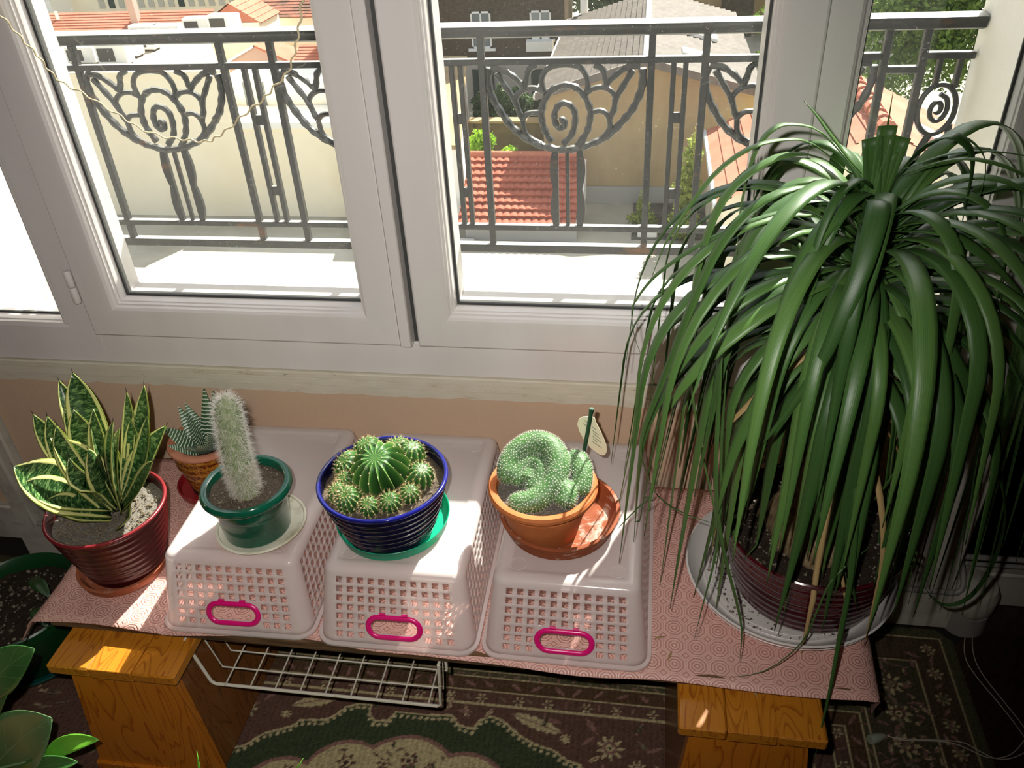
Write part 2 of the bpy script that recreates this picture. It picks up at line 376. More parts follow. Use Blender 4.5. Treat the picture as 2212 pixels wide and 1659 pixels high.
def oilcloth():
    a=N('pink_embossed_oilcloth'); u=a.coord('UV'); sp=a.n('SeparateXYZ',Vector=u); P=.0315
    X=a.math('ABSOLUTE',a.math('SUBTRACT',a.math('FRACT',a.math('DIVIDE',sp.outputs[0],P)),.5)); Y=a.math('ABSOLUTE',a.math('SUBTRACT',a.math('FRACT',a.math('DIVIDE',sp.outputs[1],P)),.5))
    oc=a.math('MAXIMUM',a.math('MAXIMUM',X,Y),a.math('MULTIPLY',a.math('ADD',X,Y),.7071))
    sq=a.math('MAXIMUM',a.math('ABSOLUTE',a.math('SUBTRACT',X,.5)),a.math('ABSOLUTE',a.math('SUBTRACT',Y,.5)))
    sq=a.math('MULTIPLY',a.math('ADD',a.math('ABSOLUTE',a.math('SUBTRACT',X,.5)),a.math('ABSOLUTE',a.math('SUBTRACT',Y,.5))),.7071)
    inside=a.math('LESS_THAN',oc,.5); d=a.math('ADD',a.math('MULTIPLY',oc,inside),a.math('MULTIPLY',sq,a.math('SUBTRACT',1,inside)))
    wv=a.math('SINE',a.math('MULTIPLY',d,2*PI*7.2)); hgt=a.math('SMOOTH_MIN',wv,.2,.4)
    c=a.ramp(a.math('ADD',a.math('MULTIPLY',wv,.5),.5),[(.0,H('#bd877b')),(.45,H('#d0a094')),(1,H('#d8aba0'))])  # relief shade of the grooves is put into the colour as well
    return a.pbr(c,.42,.45,a.bump(hgt,.55,.0012))
M_CLOTH=oilcloth()
def cloth():
    nx,ny=150,26; V=[];U=[];F=[]
    for i in range(nx+1):
        for j in range(ny+1):
            u=-.99+ (1.445)*i/nx; v=j/ny
            # front edge follows the cut of the cloth
            fr=.737+.012*max(0,min(1,(u+.70)/.2))*max(0,min(1,(-.25-u)/.2))+.003*math.sin(u*21)
            if u>-.70: fr-= .004*max(0,min(1,(u+.3)/.3))
            y=fr+(1.134-fr)*v; x=u; z=ZB
            if u<-.905:       # left end bends over the board
                s=-.905-u; R=.022; a=min(s/R,1.35); x=-.905-R*math.sin(a); z=ZB-R*(1-math.cos(a))-max(0,s-1.35*R)*.95*(.15+.55*(1-v))
                x-=max(0,s-1.35*R)*(.75-.3*(1-v))
            e=.318+.02*v
            if u>e:
                s=u-e; R=.030; am=1.42-.25*v; a=min(s/R,am); x=e+R*math.sin(a)+max(0,s-am*R)*math.cos(am); z=ZB-R*(1-math.cos(a))-max(0,s-am*R)*math.sin(am)
                y+=.9*max(0,s-.02)*(1-v)**3*.6
            z+=.0008*math.sin(u*37+v*5)*(1-v) - (.0035*(1-v)**8 if -.7<u<.33 else 0)
            V.append((x,y,max(z,.15))); U.append((u+3.0,y+3.0))
    for i in range(nx):
        for j in range(ny): a=i*(ny+1)+j; F.append((a,a+ny+1,a+ny+2,a+1))
    return MB().add(V,F,U)
tag(cloth().build('oilcloth',M_CLOTH,None,True,60,solid=.0014),'pink oilcloth embossed with octagon rings, covering the plant bench','tablecloth')
def stool(name,label,x0,x1,yf,yb,mt,mf):
    cx,cy=(x0+x1)/2,(yf+yb)/2; hw,hd=(x1-x0)/2,(yb-yf)/2; t=thing(name,label,'stool',(cx,cy,.0023),group='low pine stools under the board')
    n=3; 
    for k in range(n):
        a=-hw+2*hw*k/n; MB().bbox(a+.0002,a+2*hw/n-.0002,-hd,hd,.2605,.2803,.0028 if k in(0,n-1) else .0008).build('top_plank',mt,t,False)
    a,b=hw-.020,hw+.006; yi=hd-.018; yo=hd-.004
    for s,nm,m in ((-1,'front_panel',mf),(1,'back_panel',mf)):
        MB().add([(-b,s*yo,.0),(b,s*yo,0),(a,s*yi,.2605),(-a,s*yi,.2605),(-b,s*(yo-.016),0),(b,s*(yo-.016),0),(a,s*(yi-.016),.2605),(-a,s*(yi-.016),.2605)],
          [(0,1,2,3),(7,6,5,4),(0,4,5,1),(1,5,6,2),(2,6,7,3),(3,7,4,0)]).build(nm,m,t,False)
    for s in (-1,1):
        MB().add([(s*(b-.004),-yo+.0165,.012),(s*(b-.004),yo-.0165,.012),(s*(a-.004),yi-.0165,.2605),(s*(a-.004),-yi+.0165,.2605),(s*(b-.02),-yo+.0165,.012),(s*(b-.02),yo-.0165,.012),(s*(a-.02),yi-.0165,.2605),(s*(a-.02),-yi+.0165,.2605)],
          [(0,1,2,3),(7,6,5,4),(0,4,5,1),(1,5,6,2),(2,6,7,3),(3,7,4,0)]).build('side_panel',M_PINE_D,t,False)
    MB().bbox(-b-.004,b+.004,-yo-.004,-yo+.008,.0,.022,.002).build('foot_rail',mf,t,False)
    return t
stool('pine_stool','honey pine stool under the left end of the board, by the wire basket',-.861,-.652,.676,1.02,M_PINE_T,M_PINE_F)
stool('pine_stool','honey pine stool under the right end of the board, in front of the palm',.076,.270,.679,1.02,M_PINE_T,M_PINE_F)
M_WIRE=MAT('cream_coated_wire','#cfc8b8',.4,.5,(60,'#8d7a5c',.66,.72))
def rack():
    x0,x1,y0,y1,zt,zb=-.668,-.268,.742,1.00,.2815,.180; t=thing('wire_basket','cream wire under-shelf basket hanging below the board beside the left stool','basket',(-.468,.742,zb))
    O=Vector((-.468,.742,zb)); L=lambda p:tuple(Vector(p)-O); i=.022
    MB().tube([L(p) for p in ((x0,y0,zt),(x0+i-.004,y0,zb+.006),(x0+i+.003,y0,zb),(x1-i*.4-.003,y0,zb),(x1-i*.4+.003,y0,zb+.006),(x1,y0,zt))],.0027,8).build('front_frame',M_WIRE,t)
    MB().tube([L(p) for p in ((x0,y1,zt),(x0+i-.004,y1,zb+.006),(x0+i+.003,y1,zb),(x1-i*.4-.003,y1,zb),(x1-i*.4+.003,y1,zb+.006),(x1,y1,zt))],.0027,8).build('back_frame',M_WIRE,t)
    for k in range(1,8):
        y=y0+(y1-y0)*k/8
        MB().tube([L(p) for p in ((x0+.002,y,zt-.004),(x0+i,y,zb),(x1-i*.4,y,zb),(x1-.002,y,zt-.004))],.0014,6).build('wire',M_WIRE,t)
    for k in range(9):
        x=x0+i+.018+(x1-x0-1.5*i-.034)*k/8; MB().tube([L((x,y0-.001,zb-.002)),L((x,y1+.001,zb-.002))],.0013,6).build('wire',M_WIRE,t)
    for x in (x0,x1): MB().tube([L((x,y0,zt)),L((x,y1,zt))],.0024,8).build('top_rail',M_WIRE,t)
    MB().tube([L((x1,y0+.01,zt-.001)),L((x1+.008,y0+.01,zt-.002)),L((x1+.008,y0+.01,zt-.022))],.0024,8).build('hook',M_WIRE,t)
rack()
# ------------------------------------------------------------------ translucent baskets, upside down
def plastic():
    a=N('frosted_clear_plastic'); tr=a.n('BsdfTransparent',Color=(.95,.92,.92,1)); di=a.n('BsdfDiffuse',Color=H('#fbf4f1')); tl=a.n('BsdfTranslucent',Color=H('#fbf4f1'))
    m=a.n('MixShader',Fac=.38,i1=di.outputs[0],i2=tl.outputs[0]); k=a.n('MixShader',Fac=.50,i1=tr.outputs[0],i2=m.outputs[0])
    gl=a.n('BsdfGlossy',Roughness=.16); fr=a.n('Fresnel',IOR=1.45); o=a.n('MixShader',Fac=a.math('MULTIPLY',fr.outputs[0],a.math('SUBTRACT',1.0,a.n('NewGeometry').outputs['Backfacing'])),i1=k.outputs[0],i2=gl.outputs[0])
    a.t.links.new(o.outputs[0],a.out.inputs[0]); return a.m
M_PLA=plastic(); M_PINK=MAT('magenta_plastic','#d4136f',.28,.5)
HB=.1195
def basket_mesh():
    hw0,hw1,hd0,hd1=.1165,.1035,.197,.1625; zt=.1085
    def dims(z): k=min(z,zt)/zt; return hw0+(hw1-hw0)*k, hd0+(hd1-hd0)*k, .022-.006*k
    nc,ns,nr=11,20,7; zc=[.0165+.0143*i for i in range(nr)]; zl=[.004]; 
    for z in zc: zl+=[z-.0048,z+.0048]
    OZ=(.0215,.0425); zl+=list(OZ); zl.append(zt); zl=sorted(zl)
    OX=.0325
    st=[]   # stations: side, s value in metres (None for corners)
    lens=[2*hw1-2*.016,2*hd1-2*.016]
    def cuts(n,L,extra=()):
        p=L/(n+.2); c=[-L/2]; 
        for k in range(n): x=(k-(n-1)/2)*p; c+=[x-p*.285,x+p*.285]
        return sorted(c+list(extra)),p
    fx,p1=cuts(nc,lens[0],(-OX,OX)); sx,p2=cuts(ns,lens[1])
    for side in range(4):
        L=lens[side%2]; lst=fx if side%2==0 else sx
        for s in lst: st.append((side,s/(L/2),s))
        for k in range(6): st.append((side,1.0,None,k/6*PI/2))
    def pos(sn,z,inset=0):
        hw,hd,r=dims(z); hw-=inset; hd-=inset; r=max(r-inset,.006); side=sn[0]
        a0=[-PI/2,0,PI/2,PI][side]; ax=(hw-r) if side%2==0 else (hd-r); off=(hd if side%2==0 else hw)
        c,s_=math.cos(a0+PI/2),math.sin(a0+PI/2)   # direction of travel
        nx,ny=math.cos(a0),math.sin(a0)
        if sn[2] is None if len(sn)>2 else False:
            th=a0+sn[3]; cx=nx*(off-r)+c*ax; cy=ny*(off-r)+s_*ax; return (cx+r*math.cos(th),cy+r*math.sin(th))
        return (nx*off+c*ax*sn[1],ny*off+s_*ax*sn[1])
    m=len(st); V=[];F=[]; lev=[(z,0) for z in zl]
    levels=[(0.0,-.0055),(.0032,-.0055),(.0036,0)]+lev[0:]+[(.1120,.0008),(.1155,.0028),(.1180,.0058),(.1193,.0098),(HB,.0145),(HB,.021),(HB-.0014,.0225)]
    for z,i in levels:
        for sn in st: x,y=pos(sn,z,i); V.append((x,y,z))
    base=3
    for a in range(len(levels)-1):
        for k in range(m):
            k2=(k+1)%m; hole=False
            if base<=a<base+len(zl)-1 and st[k][2] is not None and st[k2][2] is not None and st[k][0]==st[k2][0]:
                zm=(levels[a][0]+levels[a+1][0])/2; xm=(st[k][2]+st[k2][2])/2; side=st[k][0]
                n_,p=(nc,p1) if side%2==0 else (ns,p2)
                ci=round(xm/p+(n_-1)/2); ri=round((zm-.0165)/.0143)
                if 0<=ci<n_ and 0<=ri<nr and abs(xm-(ci-(n_-1)/2)*p)<p*.28 and abs(zm-zc[ri])<.0047: hole=True
                if side in (0,2) and ri<=2 and 3<=ci<=7: hole=False
                if side in (0,2) and OZ[0]<zm<OZ[1] and abs(xm)<OX: hole=True
            if not hole: F.append((a*m+k,a*m+k2,(a+1)*m+k2,(a+1)*m+k))
    top=(len(levels)-1)*m; F.append(tuple(top+k for k in range(m)))
    # side 0 of the loop faces -y
    return MB().add(V,F).mesh('basket_body',True,45)
def stadium(L,r,n=10):
    o=[]
    for s in (1,-1):
        for k in range(n+1): a=-PI/2+PI*k/n; o.append((s*(L+r*math.cos(a)),s*r*math.sin(a)))
    return o
bmesh_=basket_mesh(); bmesh_.materials.append(M_PLA)
tilt=math.atan2(.197-.1625,.1085)
def handle_mesh(sg):
    pts=[]; zc=.032; yb=-.197+(.197-.1625)*zc/.1085
    P=stadium(.0225,.0165)
    tr=lambda x,h,o=0:(x,sg*(-1)*(-(yb)+0) if False else sg*(yb+h*math.sin(tilt)-o*math.cos(tilt)),zc+h*math.cos(tilt)+o*math.sin(tilt))
    m=MB().tube([tr(x,h,.0012) for x,h in P],.0042,8,closed=True,squash=.75,hint=(0,-1,.3))
    for x in (-.0165,.0165): 
        m.tube([tr(x-.0045,.0215,.0012),tr(x+.0045,.0215,.0012)],.0026,6)
    return m.mesh('handle',True,50)
hm=handle_mesh(1); hm.materials.append(M_PINK); hm2=handle_mesh(-1); hm2.materials.append(M_PINK)
rm=MB().tube([(.0115*math.cos(2*PI*k/28),.0115*math.sin(2*PI*k/28),0) for k in range(28)],.0007,5,closed=True).mesh('ring_mark'); rm.materials.append(M_PLA)
def basket(label,x,y,rz):
    t=thing('storage_basket',label,'basket',(x,y,ZB+.0008),rz,'frosted plastic baskets turned upside down')
    link('basket_body',bmesh_,t,solid=.0015); link('handle',hm,t,'magenta handle ring'); link('handle',hm2,t,'magenta handle ring')
    for sx in (-1,1):
        for sy in (-1,1): o=link('ring_mark',rm,t); o.location=(sx*.070,sy*.128,HB-.0010)
    return t
basket('frosted basket under the green pot, leftmost of the three upturned baskets',-.584,.9445,.022)
basket('frosted basket under the blue cactus bowl, between the other two upturned baskets',-.3325,.9435,.006)
basket('frosted basket under the terracotta pot with the white-spined cactus',-.0830,.9455,-.006)
# ------------------------------------------------------------------ pots and saucers
def glaze(name,c1,c2,rough=.12,sc=18,coat=.5,streak=(1,1,1)):
    a=N(name); f=a.noise(sc,4,a.coord('Object',streak),.6)
    return a.pbr(a.ramp(f,[(.35,H(c1)),(.68,H(c2))]),rough,.5,a.bump(a.noise(35,2),.05,.002),coat=coat)
M_RED=glaze('oxblood_glaze','#45100f','#370b0c',.3,18,.12); M_REDR=glaze('red_rim_glaze','#7d2126','#68191d',.3,18,.2)
M_GREEN=glaze('bottle_green_glaze','#0f5a43','#0b4331',.14); M_BLUE=glaze('cobalt_glaze','#1b1f78','#101345',.08); M_NAVY=glaze('black_blue_glaze','#12122e','#0b0b1c',.1)
M_MAROON=glaze('maroon_glaze','#4a0a17','#2f060f',.16,12)
def amber():
    a=N('amber_patterned_glaze'); co=a.coord(); f=a.noise(160,3,co,.7,1.5); sp=a.n('SeparateXYZ',Vector=co)
    band=a.math('SINE',a.math('MULTIPLY',sp.outputs[2],420)); k=a.math('ADD',f,a.math('MULTIPLY',band,.07))
    return a.pbr(a.ramp(k,[(.40,H('#5a2408')),(.52,H('#9a5a16')),(.60,H('#c28a2c'))]),.25,.5,a.bump(k,.4,.001),coat=.4)
M_AMBER=amber()
def terracotta(name,c1,c2,lime=0.0):
    a=N(name); co=a.coord(); f=a.noise(30,5,co,.6); c=a.ramp(f,[(.3,H(c1)),(.7,H(c2))])
    if lime: g=a.noise(26,5,a.coord('Object',(1,1,3)),.7,.6); c=a.mix(a.ramp(g,[(.56,(0,0,0,1)),(.70,(lime,lime,lime,1))]),c,H('#d9cdbd'))
    return a.pbr(c,.75,.25,a.bump(a.noise(220,2,co),.15,.001))
M_TERRA=terracotta('terracotta','#bb6d3c','#ad6134'); M_TERS=terracotta('limed_terracotta','#8d4a29','#7b3d22',.6); M_TERB=terracotta('brown_terracotta','#a05a3a','#8a4a30',.25); M_TERR=terracotta('pink_terracotta_rim','#c0836a','#a96a50')
M_CREAM=MAT('stained_cream_ceramic','#d8d3bf',.35,.4,(22,'#a39a7c',.52,.72))
M_TEAL=MAT('translucent_emerald_plastic','#1fb58f',.25,.5,trans=(.4,H('#22d3a5')))
M_REDPL=MAT('red_plastic_saucer','#8e1f24',.35,.5); M_BLACK=MAT('black_pot_foot','#1a1614',.5)
M_WHITEPL=MAT('white_plastic_saucer','#cfc9c4',.35,.5)
def soil(name,c1,c2,sc=260):
    a=N(name); co=a.coord(); f=a.noise(sc,4,co,.7); return a.pbr(a.ramp(f,[(.3,H(c1)),(.7,H(c2))]),.95,.1,a.bump(f,.9,.004))
M_SOIL=soil('potting_soil','#4a4036','#6e6255'); M_SOILD=soil('dark_soil','#241d18','#40362d'); M_SOILG=soil('grey_soil','#5d5852','#8c8579'); M_GRIT=MAT('pale_grit','#867a62',.9,.1,(300,'#5b5140',.4,.6))
M_GRITD=MAT('mixed_grit','#8c8272',.9,.1,(200,'#4a4036',.4,.6))
def soil_disc(r,par,mat,z,amp=.004,seed=0,n=40,hole=None):
    rs=np.random.default_rng(seed); V=[(0,0,z+amp*.5)];F=[];R=12
    ph=rs.random((6,3))*6.28
    def h(x,y): return z+amp*sum(math.sin(x*(60+40*i)+ph[i,0])*math.cos(y*(55+45*i)+ph[i,1]) for i in range(6))/4
    for i in range(1,R+1):
        for k in range(n): a=2*PI*k/n; x,y=r*i/R*math.cos(a),r*i/R*math.sin(a); V.append((x,y,h(x,y)+(rs.random()-.5)*amp*.3))
    for k in range(n): F.append((0,1+k,1+(k+1)%n))
    for i in range(R-1):
        for k in range(n): a=1+i*n+k; b=1+i*n+(k+1)%n; F.append((a,a+n,b+n,b))
    k0=len(V); V+=[(.86*r*math.cos(2*PI*k/n),.86*r*math.sin(2*PI*k/n),z-.008) for k in range(n)]; e=1+(R-1)*n
    for k in range(n): F.append((e+k,k0+k,k0+(k+1)%n,e+(k+1)%n))
    F.append(tuple(k0+k for k in range(n-1,-1,-1)))
    return MB().add(V,F).build('soil',mat,par,True,80)
ICO=[(0,0,1),(.894,0,.447),(.276,.851,.447),(-.724,.526,.447),(-.724,-.526,.447),(.276,-.851,.447),(.724,.526,-.447),(-.276,.851,-.447),(-.894,0,-.447),(-.276,-.851,-.447),(.724,-.526,-.447),(0,0,-1)]
ICF=[(0,1,2),(0,2,3),(0,3,4),(0,4,5),(0,5,1),(1,6,2),(2,7,3),(3,8,4),(4,9,5),(5,10,1),(6,7,2),(7,8,3),(8,9,4),(9,10,5),(10,6,1),(11,7,6),(11,8,7),(11,9,8),(11,10,9),(11,6,10)]
def grit(par,mat,r,z,n,s0,s1,seed=0,name='gravel',ok=None):
    rs=random.Random(seed); m=MB()
    for _ in range(n):
        a=rs.random()*2*PI; q=r*math.sqrt(rs.random()); x,y=q*math.cos(a),q*math.sin(a)
        if ok and not ok(x,y): continue
        s=s0+(s1-s0)*rs.random()**2; sq=(s,s*(.5+.5*rs.random()),s*(.4+.4*rs.random()))
        c,sn=math.cos(a*3),math.sin(a*3)
        m.add([(x+(p[0]*sq[0]*c-p[1]*sq[1]*sn),y+(p[0]*sq[0]*sn+p[1]*sq[1]*c),z+p[2]*sq[2]) for p in ICO],ICF)
    return m.build(name,mat,par,False,kind='stuff')
def saucer(name,label,cat,loc,r,h,mat,th=.004,flare=.008,lip=.0025,foot=0):
    t=thing(name,label,cat,loc); r0=r-flare
    MB().lathe([(0,0),(r0,0),(r0+.002,.001),(r,h-lip),(r+.0005,h-.001),(r-.001,h),(r-th*.7,h),(r-th,h-lip),(r0-th+.001,th+.001),(r0-th-.003,th),(0,th)],64).build('saucer_body',mat,t,True,40); return t
# --- red pot with the variegated snake plant
t=saucer('terracotta_saucer','brown terracotta saucer under the red pot, at the left end of the bench','saucer',(-.823,.858,ZB+.001),.0715,.017,M_TERB,.006,.006)
PR=thing('potted_snake_plant','oxblood ribbed pot with a yellow-edged snake plant, on terracotta saucer left','plant',(-.815,.862,ZB+.0085))
prof=[(0,0),(.056,0),(.060,.003)]
for i in range(46):
    z=.006+.108*i/45; b=.0605+.0285*(i/45)**.85; prof.append((b+.0011*math.cos(i/45*2*PI*8.5),z))
prof+=[(.0905,.118)]
MB().lathe(prof+[(.0915,.121),(.0910,.1245),(.0885,.126),(.0855,.1245),(.0845,.119),(.083,.095),(0,.094)],72).build('pot',M_RED,PR,True,35)
MB().tube([(.0892*math.cos(2*PI*k/64),.0892*math.sin(2*PI*k/64),.1235) for k in range(64)],.0030,8,closed=True).build('rim',M_REDR,PR,True,50,'lighter red glazed rim')
soil_disc(.0838,PR,M_SOILG,.106,.004,1); grit(PR,M_GRIT,.078,.1085,620,.001,.0032,2)
def varieg():
    a=N('variegated_snake_leaf'); u=a.n('SeparateXYZ',Vector=a.coord('UV')); x=a.math('MULTIPLY',a.math('ABSOLUTE',a.math('SUBTRACT',u.outputs[0],.5)),2)
    cv=a.n('CombineXYZ',X=a.math('MULTIPLY',u.outputs[0],3),Y=a.math('MULTIPLY',u.outputs[1],26),Z=0).outputs[0]
    ob=a.n('ObjectInfo').outputs['Random']; cv2=a.n('VectorMath',_operation='ADD',i0=cv).outputs[0]
    f=a.noise(1.3,4,cv,.65,.8); inner=a.ramp(f,[(.34,H('#17331a')),(.50,H('#2a4d26')),(.62,H('#7b9a5c'))])
    wob=a.math('ADD',x,a.math('MULTIPLY',a.math('SUBTRACT',a.noise(1,2,a.n('CombineXYZ',X=0,Y=a.math('MULTIPLY',u.outputs[1],9),Z=x).outputs[0]),.5),.12))
    edge=a.ramp(wob,[(.76,(0,0,0,1)),(.80,(1,1,1,1))]); c=a.mix(edge,inner,H('#d2cf86'))
    rim=a.ramp(x,[(.95,(0,0,0,1)),(.985,(1,1,1,1))]); c=a.mix(rim,c,H('#6b7a2c'))
    return a.pbr(c,.3,.5,a.bump(f,.15,.001),trans=.08)
M_SNAKE=varieg()
base=Vector((-.806,.872,.417)); O=Vector(PR.location)
SN=[((-.854,.95,.629),.0185,.9),((-.902,.97,.599),.0125,.6),((-.886,.88,.600),.0125,.3),((-.844,.86,.614),.014,.4),((-.826,.85,.606),.012,.4),((-.834,.9,.597),.017,.3),((-.741,.86,.610),.0165,.1),((-.775,.95,.598),.0085,.4),
 ((-.745,.955,.608),.0125,.4),((-.715,.90,.592),.0125,.3),((-.712,.93,.552),.0165,.1),((-.690,.845,.552),.0125,.7),((-.868,.792,.574),.028,.55),((-.862,.785,.548),.018,.8),((-.842,.795,.512),.016,.9),((-.800,.82,.572),.0125,.3),((-.764,.82,.589),.0150,.1),
 ((-.781,.86,.596),.012,.2),((-.836,.84,.590),.021,.2),((-.877,.93,.575),.010,.4),((-.895,.9,.540),.009,.8),((-.735,.812,.470),.014,.9),((-.752,.88,.582),.012,.2),((-.80,.90,.60),.013,.1),((-.77,.93,.56),.013,.3),((-.83,.93,.54),.014,.5)]
for i,(tip,wd,bend) in enumerate(SN):
    T=Vector(tip); d=T-base; rad=Vector((d.x,d.y,0)); L=d.length; rn=rad.normalized() if rad.length>1e-3 else Vector((0,-1,0))
    b=base+Vector((rn.x*.010,rn.y*.010,random.uniform(-.006,.010)+.012*(L>.16)))
    if i==21: b+=Vector((0,0,-.008))
    mid=(b+T)/2+rn*(.10*bend*L*.5)+Vector((0,0,-.10*L*bend)); mid=(b+T)/2+Vector((0,0,.16*bend*L))+rn*.03
    if bend<=.2: mid=(b+T)/2-rn*.01
    pts=[]
    for k in range(15):
        q=k/14; pts.append(b*(1-q)**2+mid*2*q*(1-q)+T*q*q-O)
    wf=lambda q,w=wd: w*1.5*(.42+.58*min(1,q/.45)) if q<.45 else (w*1.5*max(.03,(1-((q-.45)/.55)**2.4)) if q<.93 else w*max(.02,.28*(1-(q-.93)/.07)**.6*.9))
    hint=(-rn*.5+Vector((.12,-.62,.70)))
    MB().blade(pts,wf,hint,.42,8).build('leaf',M_SNAKE,PR,True,80,solid=.0013)
    if i<21: MB().tube([pts[-1]-(pts[-1]-pts[-2])*.3,pts[-1]+(pts[-1]-pts[-2]).normalized()*.007+Vector((0,0,.0015))],[.0008,.0003],5).build('leaf_tip',M_BLACK,PR)
# --- amber pot with the haworthia
saucer('red_saucer','small red saucer under the amber pot beside the wall','saucer',(-.765,1.070,ZB+.001),.062,.014,M_REDPL,.003,.004)
PH=thing('potted_haworthia','amber patterned pot with a white-striped haworthia, behind the green pot','plant',(-.754,1.073,ZB+.0045))
prof=[(0,0),(.044,0),(.046,.004),(.050,.020),(.0565,.050),(.0600,.066),(.0612,.0665),(.0612,.072),(.0608,.0725),(.0622,.078),(.0622,.084),(.0634,.088),(.0652,.095)]
MB().lathe(prof+[(.0655,.099),(.0645,.101),(.0515,.101),(.0500,.099),(.049,.082),(0,.081)],64).build('pot',M_AMBER,PH,True,35)
MB().lathe([(.0520,.1003),(.0660,.1003),(.0664,.0985),(.0672,.1000),(.0664,.1030),(.0640,.1042),(.0540,.1040),(.0500,.1028),(.0495,.0995)],64,close=False).build('rim',M_TERR,PH,True,40,'unglazed pinkish flat rim')
MB().lathe([(.0445,.0),(.0475,.0003),(.0490,.010),(.0478,.0115)],48,close=False).build('foot',M_BLACK,PH)
soil_disc(.0492,PH,M_SOILD,.089,.003,3)
def haw():
    a=N('white_banded_haworthia'); u=a.n('SeparateXYZ',Vector=a.coord('UV')); f=a.noise(1,2,a.n('CombineXYZ',X=a.math('MULTIPLY',u.outputs[0],5),Y=0,Z=0).outputs[0])
    b=a.math('SINE',a.math('ADD',a.math('MULTIPLY',u.outputs[1],95),a.math('MULTIPLY',f,4))); k=a.ramp(b,[(.62,(0,0,0,1)),(.78,(1,1,1,1))])
    c=a.mix(k,a.ramp(u.outputs[1],[(0,H('#1e3a24')),(1,H('#4f7350'))]),H('#d5dccb')); return a.pbr(c,.35,.5,a.bump(b,.2,.001))
M_HAW=haw()
O=Vector(PH.location); hb=Vector((-.752,1.070,ZB+.092))
HT=[((-.795,1.085,.470),.010),((-.815,1.05,.450),.0115),((-.752,1.11,.497),.0085),((-.738,1.115,.490),.0075),((-.71,1.11,.494),.0075),((-.685,1.095,.468),.008),((-.790,1.10,.468),.009),((-.762,1.022,.432),.0105),((-.722,1.035,.452),.010),((-.800,1.03,.425),.010),
 ((-.735,1.02,.440),.010),((-.702,1.05,.446),.009),((-.765,1.06,.474),.0085)]
for tip,wd in HT:
    T=Vector(tip); d=T-hb; rn=Vector((d.x,d.y,0)).normalized(); b=hb+rn*.006; m=MB(); n=12; k=8; V=[];F=[];U=[]
    mid=(b+T)/2+rn*.006-Vector((0,0,.004)); hint=-rn*.5+Vector((0,-.35,.75))
    P=[b*(1-q)**2+mid*2*q*(1-q)+T*q*q-O for q in [i/n for i in range(n+1)]]
    for i in range(n+1):
        q=i/n; Tn=(P[min(i+1,n)]-P[max(i-1,0)]).normalized(); sd=Tn.cross(hint).normalized(); nn=sd.cross(Tn).normalized(); w_=wd*2.0*(min(1,.72+q)*(1-q**1.7)+.02); th=w_*.45
        for j in range(k):
            a=2*PI*j/k; V.append(P[i]+sd*(w_*math.cos(a))+nn*(th*math.sin(a)*(1 if math.sin(a)<0 else .35))); U.append((.5+.5*math.cos(a),q))
    for i in range(n):
        for j in range(k): F.append((i*k+j,i*k+(j+1)%k,(i+1)*k+(j+1)%k,(i+1)*k+j))
    F.append(tuple(range(k))); F.append(tuple(n*k+j for j in range(k)))
    m.add(V,F,U).build('leaf',M_HAW,PH,True,60)
# --- green pot with the old man cactus
ZK=ZB+HB+.0008
saucer('cream_saucer','stained cream ceramic saucer on the left basket, under the green pot','saucer',(-.5525,.8533,ZK),.0675,.012,M_CREAM,.0045,.016)
PG=thing('potted_woolly_cactus','bottle green pot with one upright white woolly cactus, on cream saucer','plant',(-.558,.851,ZK+.005))
MB().lathe([(0,0),(.047,0),(.0495,.002),(.0535,.046),(.0538,.0465),(.0538,.0495),(.0545,.0505),(.0552,.068),(.0600,.0705),(.0655,.0735),(.0672,.0775),(.0670,.0825),(.0640,.0860),(.0595,.0865),(.0560,.0845),(.0545,.078),(.053,.055),(0,.054)],64).build('pot',M_GREEN,PG,True,40)
soil_disc(.0542,PG,M_SOIL,.074,.003,5); grit(PG,M_GRITD,.050,.0755,260,.0008,.0022,6)
M_OMC=MAT('pale_cactus_skin','#6b7c50',.7,.2,(120,'#8d9672',.4,.6)); M_HAIR=MAT('white_cactus_hair','#ece8df',.7,.2,trans=.35); M_HAIRB=MAT('tan_cactus_hair','#c7bba4',.7,.2,trans=.3)
b=Vector((-.5535,.8425,ZK+.076))-Vector(PG.location); tp=Vector((-.5575,.862,.664))-Vector(PG.location); cen=spline([b,b*.62+tp*.38+Vector((-.0035,0,0)),tp],9); rad=[]
for i in range(len(cen)):
    q=i/(len(cen)-1); rad.append((.0172+.0018*math.sin(q*3))*(1 if q<.86 else math.sqrt(max(.02,1-((q-.86)/.14)**2))))
MB().tube(cen,rad,20).build('stem',M_OMC,PG,True,80)
